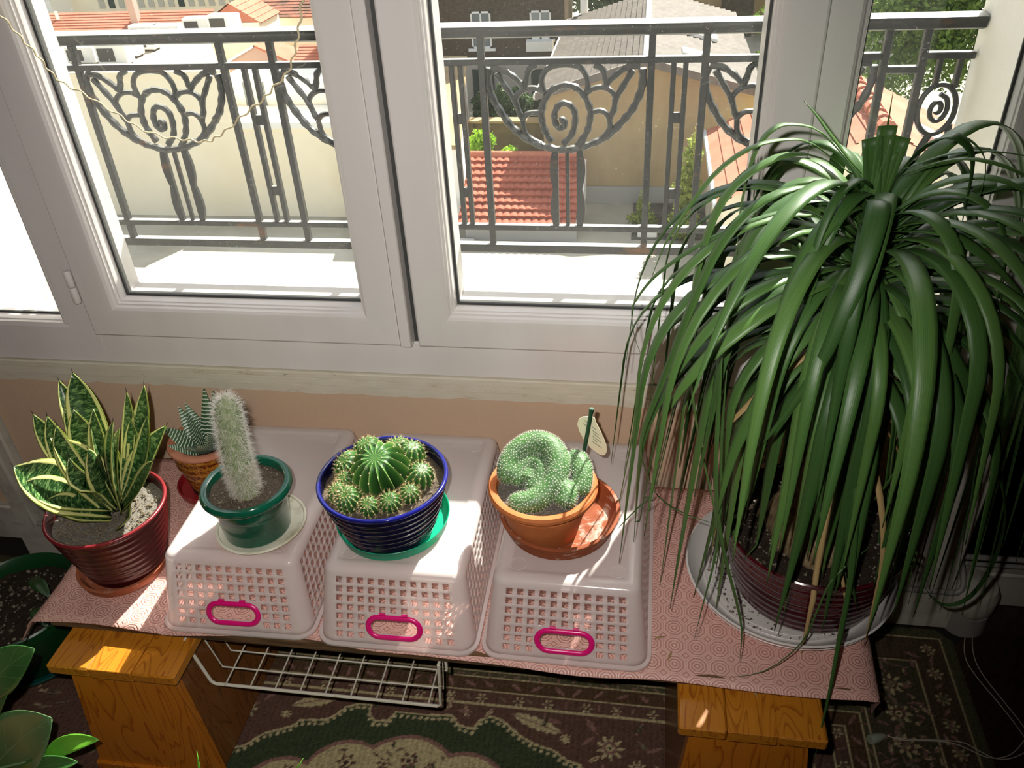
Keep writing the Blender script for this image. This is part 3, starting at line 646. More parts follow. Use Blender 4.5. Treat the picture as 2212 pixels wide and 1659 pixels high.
def hairs(n,mat,name,q0,q1,ln,seed):
    rs=random.Random(seed); m=MB(); V=[];F=[]
    for _ in range(n):
        q=q0+(q1-q0)*rs.random()**.9; x=q*(len(cen)-1); i=min(int(x),len(cen)-2); p=cen[i].lerp(cen[i+1],x-i); r=rad[i]*(1-(x-i))+rad[i+1]*(x-i); a=rs.random()*2*PI
        ax=(cen[i+1]-cen[i]).normalized(); e1=ax.cross(Vector((0,1,0))).normalized(); e2=ax.cross(e1); o=e1*math.cos(a)+e2*math.sin(a)
        up=.25+1.2*max(0,(q-.85)/.15)-(.5*rs.random()); d=(o+ax*up+Vector((rs.gauss(0,.45),rs.gauss(0,.45),rs.gauss(0,.35)))).normalized(); L=ln*(.5+.8*rs.random())*(1+.35*max(0,(q-.8)/.2))
        p0=p+o*r*.97; p1=p0+d*L*.5; p2=p0+d*L+Vector((rs.gauss(0,.002),rs.gauss(0,.002),-.0018+rs.gauss(0,.002))); s=d.cross(Vector((rs.gauss(0,1),rs.gauss(0,1),rs.gauss(0,1)))).normalized()*.00016; k=len(V)
        V+=[p0-s,p0+s,p1+s,p1-s,p2]; F+=[(k,k+1,k+2,k+3),(k+3,k+2,k+4)]
    m.add(V,F).build(name,mat,PG,False,kind='stuff')
hairs(7000,M_HAIR,'wool',.05,1.0,.0095,1); hairs(2500,M_HAIRB,'lower_wool',0,.45,.0075,2)
# --- blue bowl with globular cacti
t=thing('green_plastic_saucer','translucent emerald plastic saucer on the middle basket, under the blue bowl','saucer',(-.353,.8835,ZK))
MB().lathe([(0,0),(.0790,0),(.0810,.001),(.0850,.0180),(.0856,.0185),(.0850,.0190),(.0838,.0182),(.0800,.0025),(0,.0018)],72).build('saucer_body',M_TEAL,t,True,40)
for k in range(6):
    a=k*PI/3+.4; MB().tube([(.020*math.cos(a),.020*math.sin(a),.0021),(.076*math.cos(a),.076*math.sin(a),.0023)],.0009,5).build('rib',M_TEAL,t)
PB=thing('potted_globe_cacti','cobalt ribbed bowl crowded with round green cacti, on emerald saucer','plant',(-.3545,.871,ZK+.0033))
prof=[(0,0),(.060,0),(.064,.002)]
for i in range(50):
    q=i/49; prof.append((.0650+.0270*q**.85+.0014*math.cos(q*2*PI*7.5),.005+.086*q))
pf=prof+[(.0925,.0935)]
MB().lathe(pf+[(.0905,.0975),(.0880,.093),(.086,.070),(0,.069)],80).build('pot',M_NAVY,PB,True,35)
MB().tube([(.0918*math.cos(2*PI*k/72),.0918*math.sin(2*PI*k/72),.0965) for k in range(72)],.0034,10,closed=True).build('rim',M_BLUE,PB,True,50,'bright cobalt rim')
soil_disc(.0872,PB,M_SOIL,.081,.005,8); grit(PB,M_GRITD,.082,.083,420,.0008,.0030,9)
def globe_mat():
    a=N('ribbed_green_cactus'); u=a.n('SeparateXYZ',Vector=a.coord('UV')); f=a.noise(70,4); c=a.ramp(u.outputs[0],[(0,H('#b3bd80')),(.09,H('#6b8f42')),(.32,H('#38692e')),(1,H('#1b451a'))])
    c=a.mix(a.math('MULTIPLY',f,.18),c,H('#5f8038')); c=a.mix(a.ramp(u.outputs[1],[(0,(1,1,1,1)),(.22,(0,0,0,1))]),c,H('#9a8a5c')); return a.pbr(c,.45,.4,a.bump(f,.15,.002),trans=.05)
M_GLOBE=globe_mat(); M_SPINE=MAT('straw_cactus_spine','#bfa678',.6,.3); M_AREO=MAT('white_areole_wool','#ece4c9',.9,.1)
def globe(par,c,R,ribs,depth,tilt,spl,nsp,h=1.0,seed=0):
    rs=random.Random(seed); nl=20; ns=ribs*8; V=[];F=[];U=[]; X=Matrix.Translation(c)@Matrix.Rotation(tilt[0],4,'X')@Matrix.Rotation(tilt[1],4,'Y')@Matrix.Rotation(rs.random(),4,'Z')
    def rad_(lat,ph): 
        s=abs(math.sin(ribs*ph/2))**.75; return R*(1-depth*s*(math.cos(lat)**.6 if lat<1.3 else math.cos(lat)))
    top=.90
    for i in range(nl+1):
        lat=-PI*.38+(PI*.38+PI/2-.03)*i/nl
        for k in range(ns):
            ph=2*PI*k/ns; r=rad_(lat,ph); V.append(X@Vector((r*math.cos(lat)*math.cos(ph),r*math.cos(lat)*math.sin(ph),h*R*(math.sin(lat)-.16*max(0,math.sin(lat))**8)))); U.append((abs(math.sin(ribs*ph/2)),max(.001,i/nl)))
    for i in range(nl):
        for k in range(ns): F.append((i*ns+k,i*ns+(k+1)%ns,(i+1)*ns+(k+1)%ns,(i+1)*ns+k))
    F.append(tuple(nl*ns+k for k in range(ns)))
    g=MB().add(V,F,U).build('cactus_globe',M_GLOBE,par,True,50)
    m=MB(); w_=MB()
    for q in range(ribs):
        ph=2*PI*q/ribs
        for i in range(nsp):
            lat=-PI*.22+(PI*.70)*(i+.5*(q%2))/nsp; lat=min(lat,1.42); o=Vector((math.cos(lat)*math.cos(ph),math.cos(lat)*math.sin(ph),h*(math.sin(lat)-.16*max(0,math.sin(lat))**8))); p=o*R; s=.00075 if R>.02 else .0006
            w_.add([X@(p+Vector(v)*s) for v in ICO],ICF)
            for e in range(6 if R>.03 else 10):
                d=(o+Vector((rs.gauss(0,.6),rs.gauss(0,.6),rs.gauss(0,.6)))).normalized(); sd=d.cross(Vector((.3,.2,1))).normalized()*.00018; L=spl*(.6+.7*rs.random())
                m.add([X@(p-sd),X@(p+sd),X@(p+sd.cross(d)),X@(p+d*L)],[(0,1,3),(1,2,3),(2,0,3)])
    w_.build('areoles',M_AREO,g,False,kind='stuff'); m.build('spines',M_SPINE,g,False,kind='stuff'); return g
z0=.085
for i,a in enumerate([((-.002,.004,z0+.020),.0440,15,.36,(.30,-.05),.0024,6,.95),((-.054,.018,z0+.012),.0215,13,.22,(.35,-.35),.0045,6,1.0),((-.034,.050,z0+.014),.0215,12,.2,(.1,-.2),.0045,6,1.1),((.010,.056,z0+.014),.0195,11,.2,(.0,-.1),.0055,6,1.1),((.030,.046,z0+.015),.0205,12,.2,(.0,.25),.0045,6,1.15),
  ((.053,.008,z0+.010),.0190,12,.18,(.2,.3),.0045,6,1.05),((.046,-.026,z0+.006),.0140,12,.15,(.35,.2),.0055,5,1.0),((.024,-.048,z0+.008),.0150,13,.16,(.45,.1),.0050,5,1.05),((-.003,-.058,z0+.007),.0135,12,.15,(.45,.0),.0050,5,1.1),((-.034,-.050,z0+.010),.0180,14,.17,(.4,-.1),.0050,6,1.05),
  ((-.056,-.034,z0+.006),.0140,12,.16,(.3,-.2),.0055,5,1.05),((-.050,-.012,z0+.008),.0150,12,.16,(.3,-.3),.0055,5,1.0)]):
    a=list(a); a[1]*=1.12 if i else 1; globe(PB,*a,seed=i)
# --- terracotta pot with the crested cactus, and its label on a stake
saucer('terracotta_saucer','wide limed terracotta saucer on the right basket, half empty beside its pot','saucer',(-.1036,.9075,ZK),.0885,.029,M_TERS,.007,.011,.004)
PT=thing('potted_crested_cactus','terracotta pot with a folded white-spined cactus, on the right basket','plant',(-.1245,.888,ZK+.0075))
MB().lathe([(0,0),(.049,0),(.0505,.002),(.0640,.058),(.0636,.0585),(.0650,.0650),(.0646,.0655),(.0655,.0700),(.0735,.0715),(.0780,.0760),(.0785,.0810),(.0762,.0850),(.0715,.0855),(.0665,.0835),(.0650,.079),(.063,.060),(0,.059)],72).build('pot',M_TERRA,PT,True,35)
soil_disc(.0648,PT,M_SOILG,.074,.003,12); grit(PT,M_SOILG,.060,.0755,300,.001,.0035,13)
def crested():
    m=MB(); z=.076
    def cat(pts,r,n=14):
        P=spline(pts,5); k=len(P); rr=[]
        for i in range(k):
            q=i/(k-1); e=min(1,math.sqrt(max(.0,1-(1-min(1,q*5))**2))+.18, math.sqrt(max(0,1-(1-min(1,(1-q)*5))**2))+.18); rr.append((r if not isinstance(r,tuple) else r[0]+(r[1]-r[0])*q)*max(.25,e))
        m.tube(P,rr,n)
    cat([(-.044,-.010,z+.012),(-.050,.006,z+.024),(-.042,.026,z+.038),(-.018,.040,z+.049),(.008,.034,z+.048),(.022,.012,z+.038),(.018,-.014,z+.024),(.0,-.034,z+.010),(-.024,-.040,z+.004),(-.044,-.034,z+.001)],.0165)
    cat([(-.036,-.014,z+.014),(-.034,.004,z+.025),(-.018,.017,z+.034),(-.003,.008,z+.031),(-.006,-.010,z+.020),(-.020,-.020,z+.012)],.0105)
    cat([(-.020,-.004,z-.006),(-.014,.018,z+.002)],.036)
    cat([(.036,.036,z+.026),(.050,.024,z+.028),(.056,.002,z+.020),(.053,-.020,z+.006)],(.0175,.0140))
    cat([(.026,-.014,z+.014),(.037,-.028,z+.016),(.034,-.046,z+.006)],(.0165,.0140))
    me=m.mesh('tmp',False); o=link('tmp',me); md=o.modifiers.new('r','REMESH'); md.mode='VOXEL'; md.voxel_size=.0017
    sm=o.modifiers.new('s','SMOOTH'); sm.iterations=4; sm.factor=.5
    dg=bpy.context.evaluated_depsgraph_get(); me2=bpy.data.meshes.new_from_object(o.evaluated_get(dg)); bpy.data.objects.remove(o); me2.name='crest'; me2.shade_smooth(); return me2
M_CREST=MAT('grey_green_cactus_skin','#4f7a40',.5,.35,(50,'#3d6335',.4,.65),trans=.05); M_WSP=MAT('white_star_spine','#f3f0e6',.7,.2,trans=.3)
cm=crested(); cm.materials.append(M_CREST); cr=link('crest',cm,PT)
def stars():
    m=MB(); V=[];F=[]; cells={}; n=len(cm.vertices); co=np.empty(n*3); cm.vertices.foreach_get('co',co); co=co.reshape(-1,3); no=np.empty(n*3); cm.vertices.foreach_get('normal',no); no=no.reshape(-1,3); rs=random.Random(4)
    d=.0031; chosen=[]
    for i in rng.permutation(n):
        p=co[i]
        if p[2]<.074: continue
        k=tuple((p/d).astype(int)); bad=False
        for a in (-1,0,1):
            for b in (-1,0,1):
                for c in (-1,0,1):
                    for q in cells.get((k[0]+a,k[1]+b,k[2]+c),()):
                        if ((co[q]-p)**2).sum()<d*d: bad=True; break
        if bad: continue
        cells.setdefault(k,[]).append(i); chosen.append(i)
    for i in chosen:
        p=Vector(co[i]); nn=Vector(no[i]); e1=nn.cross(Vector((.1,.2,1))).normalized(); e2=nn.cross(e1); k=len(V); c0=p+nn*.0009
        V+=[c0+nn*.0003]+[c0+(e1*math.cos(a)+e2*math.sin(a))*.00052-nn*.0004 for a in [j*PI/3 for j in range(6)]]; F+=[(k,k+1+j,k+1+(j+1)%6) for j in range(6)]
        for j in range(8):
            a=2*PI*j/8+rs.random(); dd=(e1*math.cos(a)+e2*math.sin(a)+nn*(.25+.7*rs.random())).normalized(); s=dd.cross(nn).normalized()*.00009; k=len(V); V+=[c0-s,c0+s,c0+dd*(.0022+.0022*rs.random())]; F.append((k,k+1,k+2))
    m.add(V,F).build('spines',M_WSP,cr,False,kind='stuff')
stars()
M_STAKE=MAT('dark_green_plastic','#16452c',.35,.5); M_TAG=MAT('cream_glossy_card','#e6dfbf',.35,.4,(40,'#e9c9a2',.55,.8)); M_INK=MAT('grey_green_print','#7f8a72',.6)
tl=thing('plant_label','cream teardrop plant label hung on a green stake behind the crested cactus','label',tuple(at(1262,985,1,.944)))
O=Vector(tl.location); p0=at(1261,978,1,.945); p1=at(1277,890,1,.950)
lo=Vector((-.083,.930,ZK+.0855)); dn=(p0-p1).normalized()
MB().tube([p1-O,p0-O,(p0+dn*.024)-O],.0030,8).build('stake',M_STAKE,tl); MB().tube([p1-(p0-p1).normalized()*-.001-O,p1+(p1-p0).normalized()*.006-O],[.0036,.0036],8).build('stake_cap',M_STAKE,tl)
out=[(1269,899),(1277,898),(1285,903),(1288,913),(1296,928),(1304,945),(1310,962),(1311,974),(1307,982),(1299,983),(1288,977),(1275,966),(1262,950),(1252,932),(1247,916),(1250,905),(1258,900)]
A=[at(x,y,1,.955) for x,y in out]; MB().poly3([p-O for p in A],.0008).build('tag_card',M_TAG,tl,False)
for i,(xa,ya,xb,yb) in enumerate([(1262,908,1272,915),(1259,915,1276,926),(1279,922,1288,929),(1280,930,1293,940),(1281,936,1296,948),(1279,941,1298,956),(1281,948,1290,955),(1280,954,1300,968)]):
    a_=at(xa,ya,1,.9535); b_=at(xb,yb,1,.9535); u=Vector((0,0,.0006)); MB().add([a_-u-O,b_-u-O,b_+u-O,a_+u-O],[(0,1,2,3)]).build('print_line',M_INK,tl,False,solid=.0002)
# ------------------------------------------------------------------ ponytail palm
t=saucer('white_plastic_saucer','large white plastic saucer strewn with dirt, under the maroon pot on the right','saucer',(.2435,.9415,ZB+.001),.1545,.029,M_WHITEPL,.0035,.022)
for k in range(5): MB().tube([((.116+.0085*k)*math.cos(2*PI*i/64),(.116+.0085*k)*math.sin(2*PI*i/64),.0045+max(0,k-2)*.0065) for i in range(64)],.0009,5,closed=True).build('rib',M_WHITEPL,t)
M_DIRT=MAT('crumbled_dirt','#4a4238',.95,.1,(90,'#8d8474',.4,.6))
grit(t,M_DIRT,.122,.0045,900,.0007,.0028,21,'crumbs',ok=lambda x,y:(x-.026)**2+(y+.008)**2>.103**2)
PP=thing('potted_ponytail_palm','tall ponytail palm with a fountain of strap leaves in a maroon pot, right','plant',(.2665,.9335,ZB+.0052))
prof=[(0,0),(.098,0),(.103,.003)]
for i in range(40):
    q=i/39; prof.append((.104+.025*q**.8+.0008*math.cos(q*2*PI*8),.006+.112*q))
MB().lathe(prof+[(.1305,.121),(.1310,.1245),(.1290,.1265),(.1255,.1250),(.1235,.118),(.121,.085),(0,.084)],96).build('pot',M_MAROON,PP,True,35)
soil_disc(.1225,PP,M_SOILD,.100,.005,22,64); grit(PP,M_DIRT,.116,.102,500,.001,.0042,23)
def bark():
    a=N('corky_tan_bark'); co=a.coord('Object',(1,1,.6)); f=a.noise(45,5,co,.7,.8); return a.pbr(a.ramp(f,[(.35,H('#5a4632')),(.55,H('#94805f')),(.7,H('#a8977a'))]),.9,.1,a.bump(f,.8,.006))
M_BARK=bark()
def trunk():
    cen_=[(0,.0,.085),(0,0,.105),(.002,.002,.130),(.001,.004,.160),(-.002,.004,.19),(-.004,.002,.23),(-.006,.0,.30),(-.006,-.002,.40),(-.004,-.003,.52),(-.006,-.003,.56),(-.008,-.003,.595)]
    rr=[.060,.070,.068,.052,.036,.026,.021,.018,.017,.016,.009]; m=MB(); n=28; V=[];F=[]
    for i,(c,r) in enumerate(zip(cen_,rr)):
        for k in range(n):
            a=2*PI*k/n; q=r*(1+.06*math.sin(3*a+i*.7)+.04*math.sin(7*a+i)); V.append((c[0]+q*math.cos(a),c[1]+q*math.sin(a),c[2]))
    for i in range(len(rr)-1):
        for k in range(n): F.append((i*n+k,i*n+(k+1)%n,(i+1)*n+(k+1)%n,(i+1)*n+k))
    F.append(tuple((len(rr)-1)*n+k for k in range(n))); return m.add(V,F)
tr=trunk().build('swollen_trunk',M_BARK,PP,True,80)
def strap(name,c1,c2,c3,tr_):
    a=N(name); u=a.n('SeparateXYZ',Vector=a.coord('UV')); rd=a.n('ObjectInfo').outputs['Random']
    ln=a.noise(1,3,a.n('CombineXYZ',X=a.math('MULTIPLY',u.outputs[0],26),Y=a.math('MULTIPLY',u.outputs[1],2),Z=rd).outputs[0])
    k=a.math('ADD',a.math('MULTIPLY',ln,.6),a.math('MULTIPLY',rd,.45)); c=a.ramp(k,[(.2,H(c1)),(.5,H(c2)),(.8,H(c3))])
    return a.pbr(c,.42,.5,a.bump(ln,.25,.0006),trans=tr_)
M_STRAP=strap('ponytail_leaf','#2b4a22','#41642f','#5b7f3e',(.14,H('#7aa236'))); M_DRY=strap('dried_tan_leaf','#8a6f45','#a88c5d','#b99d6c',.1)
O=Vector(PP.location)
def width(w0,tipl=.35):
    return lambda q: w0*(.78+.22*min(1,q/.1))*(max(.05,1-max(0,(q-(1-tipl-.35))/(tipl+.35))**1.5))
def fix(p):
    x,y,z=p
    lim=1.116 if z>.505 else 1.118
    if x>.49: lim=1.11
    y=min(y,lim)
    if x<.035 and y<1.12 and z<.432: z=.432
    if -.95<x<.33 and .74<y: z=max(z,ZB+.004)
    return Vector((x,y,z))
def fixleaf(P,rs=random.Random(99)):
    # leaves hang outside pot and saucer, not through them
    o=[]
    for p in P:
        p=fix(p); d=Vector((p.x-.2665,p.y-.9335,0))
        if ZB<p.z<.437 and .085<d.length<.138: d=d.normalized()*.1385; p=Vector((.2665+d.x,.9335+d.y,p.z))
        if p.z<ZB+.108 and d.length<.12 : p.z=ZB+.110
        o.append(fix(p))
    return o
def leafobj(P,w0,mat=M_STRAP,tipl=.35,fold=.22,nx=4,hint=None,nar=1.0):
    P=fixleaf(P); m=len(P)
    def hn(q):
        i=int(q*(m-1)); T=(P[min(i+1,m-1)]-P[max(i-1,0)]); out=Vector((P[i].x-.26,P[i].y-.93,0)); 
        if out.length<.02: out=Vector((P[-1].x-.26,P[-1].y-.93,0))
        side=T.cross(hint) if hint else Vector((0,0,1)).cross(out)
        n_=T.cross(side); 
        if n_.length<1e-6: n_=Vector((0,0,1))
        return -n_ if hint is None else n_
    wf=width(w0,tipl); MB().blade([p-O for p in P],lambda q:wf(q)*(nar+(1-nar)*min(1,q/.16)),hn,fold,nx).build('leaf',mat,PP,True,80,solid=.0005)
rs=random.Random(2024)
NL=165
for i in range(NL):
    f=i/(NL-1); z=.70+.215*f; az=i*2.39996+rs.gauss(0,.2); th0=math.radians(-12+80*f**1.1+rs.gauss(0,7)); L=(.47+.12*math.sin(f*PI)+rs.gauss(0,.05))*(1-.45*max(0,(f-.75)/.25))
    if f<.3: L*=.82
    if math.sin(az)<-.35 and f<.72: L*=.80
    cur=(2.5+rs.gauss(0,.35))/max(L,.2)*(1.0-.15*f); n=20; p=Vector((.262+.012*math.cos(az),.930+.012*math.sin(az),z)); P=[p.copy()]; th=th0; tw=rs.gauss(0,.5)
    thmin=math.radians(-82-rs.random()*8)
    for k in range(n):
        s=L/n; q=k/n; th=max(thmin,th-cur*s*(.55+1.5*math.exp(-((q-.35)/.3)**2))); a2=az+tw*q*.6
        p=p+Vector((math.cos(th)*math.cos(a2),math.cos(th)*math.sin(a2),math.sin(th)))*s
        if p.y>1.112: p.y=1.112-.002*rs.random()
        P.append(p.copy())
    if min(q_.x for q_ in P)<-.045: continue
    leafobj(P,.0068+.0042*rs.random()+.0015*f,tipl=.25+.2*rs.random())
for i in range(16):
    f=rs.random()*.4; z=.66+.10*f; az=rs.random()*2*PI; n=14; p=Vector((.262+.012*math.cos(az),.930+.012*math.sin(az),z)); P=[p.copy()]; th=math.radians(-35+rs.gauss(0,15)); L=.33+.1*rs.random()
    for k in range(n):
        th=max(math.radians(-88),th-.11); p=p+Vector((math.cos(th)*math.cos(az),math.cos(th)*math.sin(az),math.sin(th)))*(L/n); p.y=min(p.y,1.112); P.append(p.copy())
    leafobj(P,.0052,M_DRY,.3,.5)
HAND=[([(1868,540,.92),(1750,455,.86),(1640,470,.84),(1540,512,.84),(1475,550,.85),(1412,598,.86),(1372,650,.87),(1364,681,.87),(1376,745,.88),(1416,832,.90)],.0036),
([(1875,430,.92),(1760,400,.84),(1650,430,.81),(1560,520,.80),(1500,640,.80),(1450,770,.81),(1410,870,.82),(1384,947,.83),(1388,999,.84),(1420,1071,.85),(1479,1110,.845),(1539,1130,.84)],.0066),
([(1869,558,.905),(1885,470,.86),(1899,430,.83),(1893,470,.80),(1865,570,.77),(1820,680,.75),(1770,790,.745),(1690,905,.75),(1620,990,.76)],.0112),
([(1885,407,.91),(1868,388,.88),(1850,387,.86),(1809,423,.83),(1770,510,.81),(1745,600,.80),(1728,661,.80)],.0058),
([(1861,383,.93),(1778,287,.90),(1714,266,.89),(1670,276,.88),(1634,319,.87),(1614,379,.87),(1598,462,.87),(1592,560,.88)],.0052),
([(1837,375,.93),(1758,311,.88),(1698,299,.86),(1618,319,.84),(1539,379,.83),(1471,470,.83),(1435,530,.83),(1408,598,.84)],.0045),
([(1840,372,.93),(1740,330,.87),(1650,350,.85),(1560,430,.84),(1510,560,.84),(1490,700,.85),(1495,860,.86),(1520,1000,.85),(1545,1110,.82),(1555,1210,.80)],.0070),
([(1929,387,.93),(1992,319,.90),(2048,293,.88),(2084,303,.88),(2104,339,.88),(2098,399,.88),(2084,455,.89),(2070,540,.90)],.0078),
([(1925,390,.93),(2000,310,.91),(2068,293,.90),(2108,311,.90),(2130,351,.90),(2120,415,.90),(2095,470,.90)],.0035),
([(1949,367,.93),(2036,335,.92),(2116,325,.91),(2211,335,.91),(2290,360,.92)],.0026),
([(1945,380,.92),(2036,347,.88),(2116,343,.87),(2211,375,.87),(2290,440,.88),(2350,540,.9)],.0050),
([(1861,375,.94),(1797,291,.95),(1762,244,.955),(1736,218,.96)],.0052),
([(1893,390,.93),(1905,340,.93),(1913,299,.935),(1929,200,.94)],.0028),
([(1929,578,.89),(1976,630,.83),(2036,729,.79),(2096,836,.79),(2132,928,.81),(2160,1007,.84),(2174,1099,.87),(2164,1170,.89),(2136,1238,.90),(2096,1290,.905),(2048,1308,.905),(2008,1286,.91),(1977,1218,.93)],.0088),
([(1905,600,.88),(1905,690,.83),(1895,800,.80),(1880,920,.785),(1850,1040,.78),(1835,1140,.775),(1838,1240,.77),(1852,1320,.775)],.0098),
([(1890,620,.89),(1880,720,.84),(1860,830,.81),(1820,960,.80),(1780,1080,.80),(1770,1160,.795)],.0080),
([(1900,590,.89),(1955,680,.84),(1985,790,.82),(1990,900,.82),(1950,1000,.83),(1890,1080,.85),(1830,1140,.87)],.0080),
([(1845,620,.88),(1740,720,.82),(1660,830,.79),(1590,960,.78),(1560,1060,.77),(1552,1110,.77)],.0092),
([(1850,590,.88),(1700,640,.80),(1560,740,.77),(1470,840,.77),(1420,930,.78)],.0105),
([(1855,570,.88),(1690,600,.80),(1560,680,.775),(1470,790,.77),(1430,880,.78)],.0085),
([(1930,540,.88),(2020,560,.82),(2100,640,.79),(2160,740,.78),(2230,870,.79)],.0098),
([(1925,500,.88),(2040,500,.83),(2140,560,.82),(2230,660,.83)],.0085),
([(1885,610,.89),(1870,800,.81),(1855,960,.80),(1850,1100,.77),(1838,1250,.755),(1810,1400,.735),(1795,1480,.715),(1775,1570,.70),(1755,1659,.69)],.0042),
([(1560,760,.80),(1550,900,.79),(1545,1050,.775),(1560,1180,.77),(1588,1290,.765),(1602,1360,.76),(1598,1430,.748)],.0036),
([(1570,800,.80),(1558,950,.79),(1556,1090,.78),(1545,1200,.77),(1520,1300,.765),(1500,1380,.762)],.0022),
([(1880,1180,.80),(1800,1250,.77),(1765,1320,.76),(1730,1390,.752),(1650,1450,.748),(1550,1466,.745)],.0012),
([(1410,1070,.845),(1380,1095,.84),(1350,1125,.835),(1335,1142,.83)],.0012),
([(1830,690,.9),(1745,760,.87),(1650,840,.85),(1580,910,.84),(1545,950,.84)],.0055)]
for k,(pts,w0) in enumerate(HAND):
    P=spline([at(x,y,1,yy) for x,y,yy in pts],3); leafobj(P,w0,M_DRY if k==len(HAND)-1 else M_STRAP,.3,.22,4,None,.25)
for dx,dz,w0 in ((-.012,.085,.011),(-.002,.098,.010),(.010,.086,.0105),(.004,.07,.009)):      # cut-off young leaves standing in the crown
    b=Vector((.254,.926,.915)); MB().blade([b+Vector((dx*q*1.3,-.004+.004*q,dz*q))-O for q in [i/8 for i in range(9)]],lambda q,w=w0:w*(.7+.3*q),(0,-1,.2),.25,4).build('cut_leaf',M_STRAP,PP,True,80,solid=.0006)
# small dry scraps on the cloth
for k,(x,y,a) in enumerate(((1423,1378,.4),(1447,1417,1.2),(1660,1500,2.0))):
    p=at(x,y,2,ZB+.0018) if k<2 else at(1630,1497,2,.2832); c=Vector((math.cos(a),math.sin(a),0))
    o=MB().blade([c*(.018*(q-.5))+Vector((0,0,.0012*math.sin(q*3))) for q in [i/6 for i in range(7)]],lambda q:.0016*math.sin(PI*min(.97,max(.03,q))),(0,0,1),.3,2).build('dry_leaf_scrap',M_DRY,None,True,80,solid=.0005); o.location=p
    tag(o,['tiny dark leaf scrap on the cloth right of the right basket','small split straw scrap on the cloth edge above the right stool','pale dry shred on top of the right pine stool'][k],'leaf')

# ------------------------------------------------------------------ iron balcony railing
def iron():
    a=N('weathered_black_iron_sunlit_tops'); co=a.coord(); f=a.noise(60,5,co,.7); g=a.noise(14,5,a.coord('Object',(.4,1,1)),.7)
    c=a.ramp(f,[(.35,H('#1c1e1d')),(.62,H('#272928')),(.74,H('#55564f'))]); c=a.mix(a.ramp(g,[(.60,(0,0,0,1)),(.72,(1,1,1,1))]),c,H('#5e3d22')); nz=a.n('SeparateXYZ',Vector=a.n('NewGeometry').outputs['Normal']).outputs[2]; c=a.mix(a.ramp(nz,[(.72,(0,0,0,1)),(.97,(.8,.8,.8,1))]),c,H('#a3a39b')); return a.pbr(c,.42,.5,a.bump(f,.4,.002))  # rust and specks are the iron's own; pale up-facing faces have sunlight painted in
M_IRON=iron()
RY=1.45; rail=thing('balcony_railing','black wrought iron balcony railing with rose scroll panels outside the window','railing',(-.29,RY,.60)); O=Vector(rail.location)
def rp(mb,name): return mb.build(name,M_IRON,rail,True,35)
LO=lambda x,y,z:Vector((x,y,z))-O
X0,X1=-1.197,.502
P=[(.021,.004),(.019,.008),(.010,.0105),(-.010,.0105),(-.019,.008),(-.021,.004),(-.018,-.001),(-.018,-.008),(-.008,-.012),(.008,-.012),(.018,-.008),(.018,-.001)]
rp(MB().prism(P,LO(X0,RY,1.009),(0,1,0),(0,0,1),X1-X0),'handrail')
def hbar(x0,x1,z,h=.0052,d=.007): rp(MB().bbox(x0+.29,x1+.29,-d,d,z-h-.60,z+h-.60,.0012),'crossbar')
hbar(X0,.364,.958); hbar(.426,X1,.958); hbar(.364,.426,.937); hbar(X0,X1,.6575); hbar(X0,X1,.6155,.008,.009)
def vbar(x,z0,z1,hw=.0058): rp(MB().bbox(x-hw+.29,x+hw+.29,-.0065,.0065,z0-.6,z1-.6,.0012),'upright_bar')
for x in (-1.0315,-.7485,-.654,-.371,-.281,.004,.091,.369,.426): vbar(x,.622,1.0)
for x in (-.711,-.6905,-.334,-.3185,.0405,.060): vbar(x,.662,.954,.0042)
for x in (-.70075,-.32625,.05025):
    for z in (.862,.726): rp(MB().bbox(x-.007+.29,x+.007+.29,-.004,.004,z-.009-.6,z+.009-.6,.001),'bridge')
ST={'bowl':[(-.1317,.947),(-.1346,.9233),(-.1292,.8991),(-.1179,.8772),(-.1036,.8549),(-.0874,.838),(-.068,.8237),(-.0456,.8137),(-.023,.8079),(-.0032,.8065),(.0194,.8094),(.0419,.8165),(.064,.8264),(.0831,.8417),(.099,.8595),(.112,.8757),(.122,.897),(.1277,.9205),(.1268,.9436)],
'leaf_scroll':[[(-.1289,.947),(-.1099,.9441),(-.0912,.9334),(-.0768,.92),(-.0702,.9133)],[(.1228,.9475),(.1045,.9464),(.0864,.9364),(.0681,.9198)],[(-.1198,.939),(-.1058,.9177),(-.0904,.8934),(-.0817,.8687),(-.0778,.8617)],[(.1112,.9412),(.0974,.9182),(.0841,.8946),(.081,.8759),(.0737,.861)],[(-.0497,.9524),(-.0635,.9435),(-.0682,.9279),(-.0715,.9147)],[(.0465,.951),(.0612,.9419),(.0654,.9264),(.069,.9172)]],
'petal_scroll':[[(-.0396,.9064),(-.0423,.9276),(-.0337,.9431),(-.0174,.9501),(.004,.9511),(.0226,.9463),(.0333,.9319),(.036,.9162),(.0339,.9044)],[(-.0896,.8934),(-.083,.9041),(-.0702,.912),(-.0537,.9132),(-.0388,.9069)],[(.0347,.9052),(.0468,.9122),(.0629,.9133),(.0764,.9066),(.0836,.8941)],[(-.0779,.8609),(-.0663,.8708),(-.0481,.8723)],[(-.0774,.859),(-.0746,.8379),(-.0651,.8266),(-.0455,.8165)],[(.0438,.8718),(.0579,.8747),(.0703,.8665),(.0747,.8486),(.0694,.8348),(.0557,.8236),(.0335,.8137)]],
'rose_ring':[(-.0284,.8208),(-.0378,.8378),(-.0435,.8574),(-.0426,.8794),(-.0343,.8996),(-.0187,.9136),(.0009,.9179),(.0198,.9111),(.0328,.8951),(.0405,.8734),(.0389,.8515),(.0321,.8321),(.018,.8137)],
'rose_spiral':[(-.0073,.8165),(.0078,.8321),(.0141,.8544),(.0128,.8736),(.0047,.8845),(-.0076,.8873),(-.0174,.8793),(-.0219,.8628),(-.018,.849),(-.0097,.8448),(-.004,.8511),(-.0067,.8595),(-.0123,.8573)]}
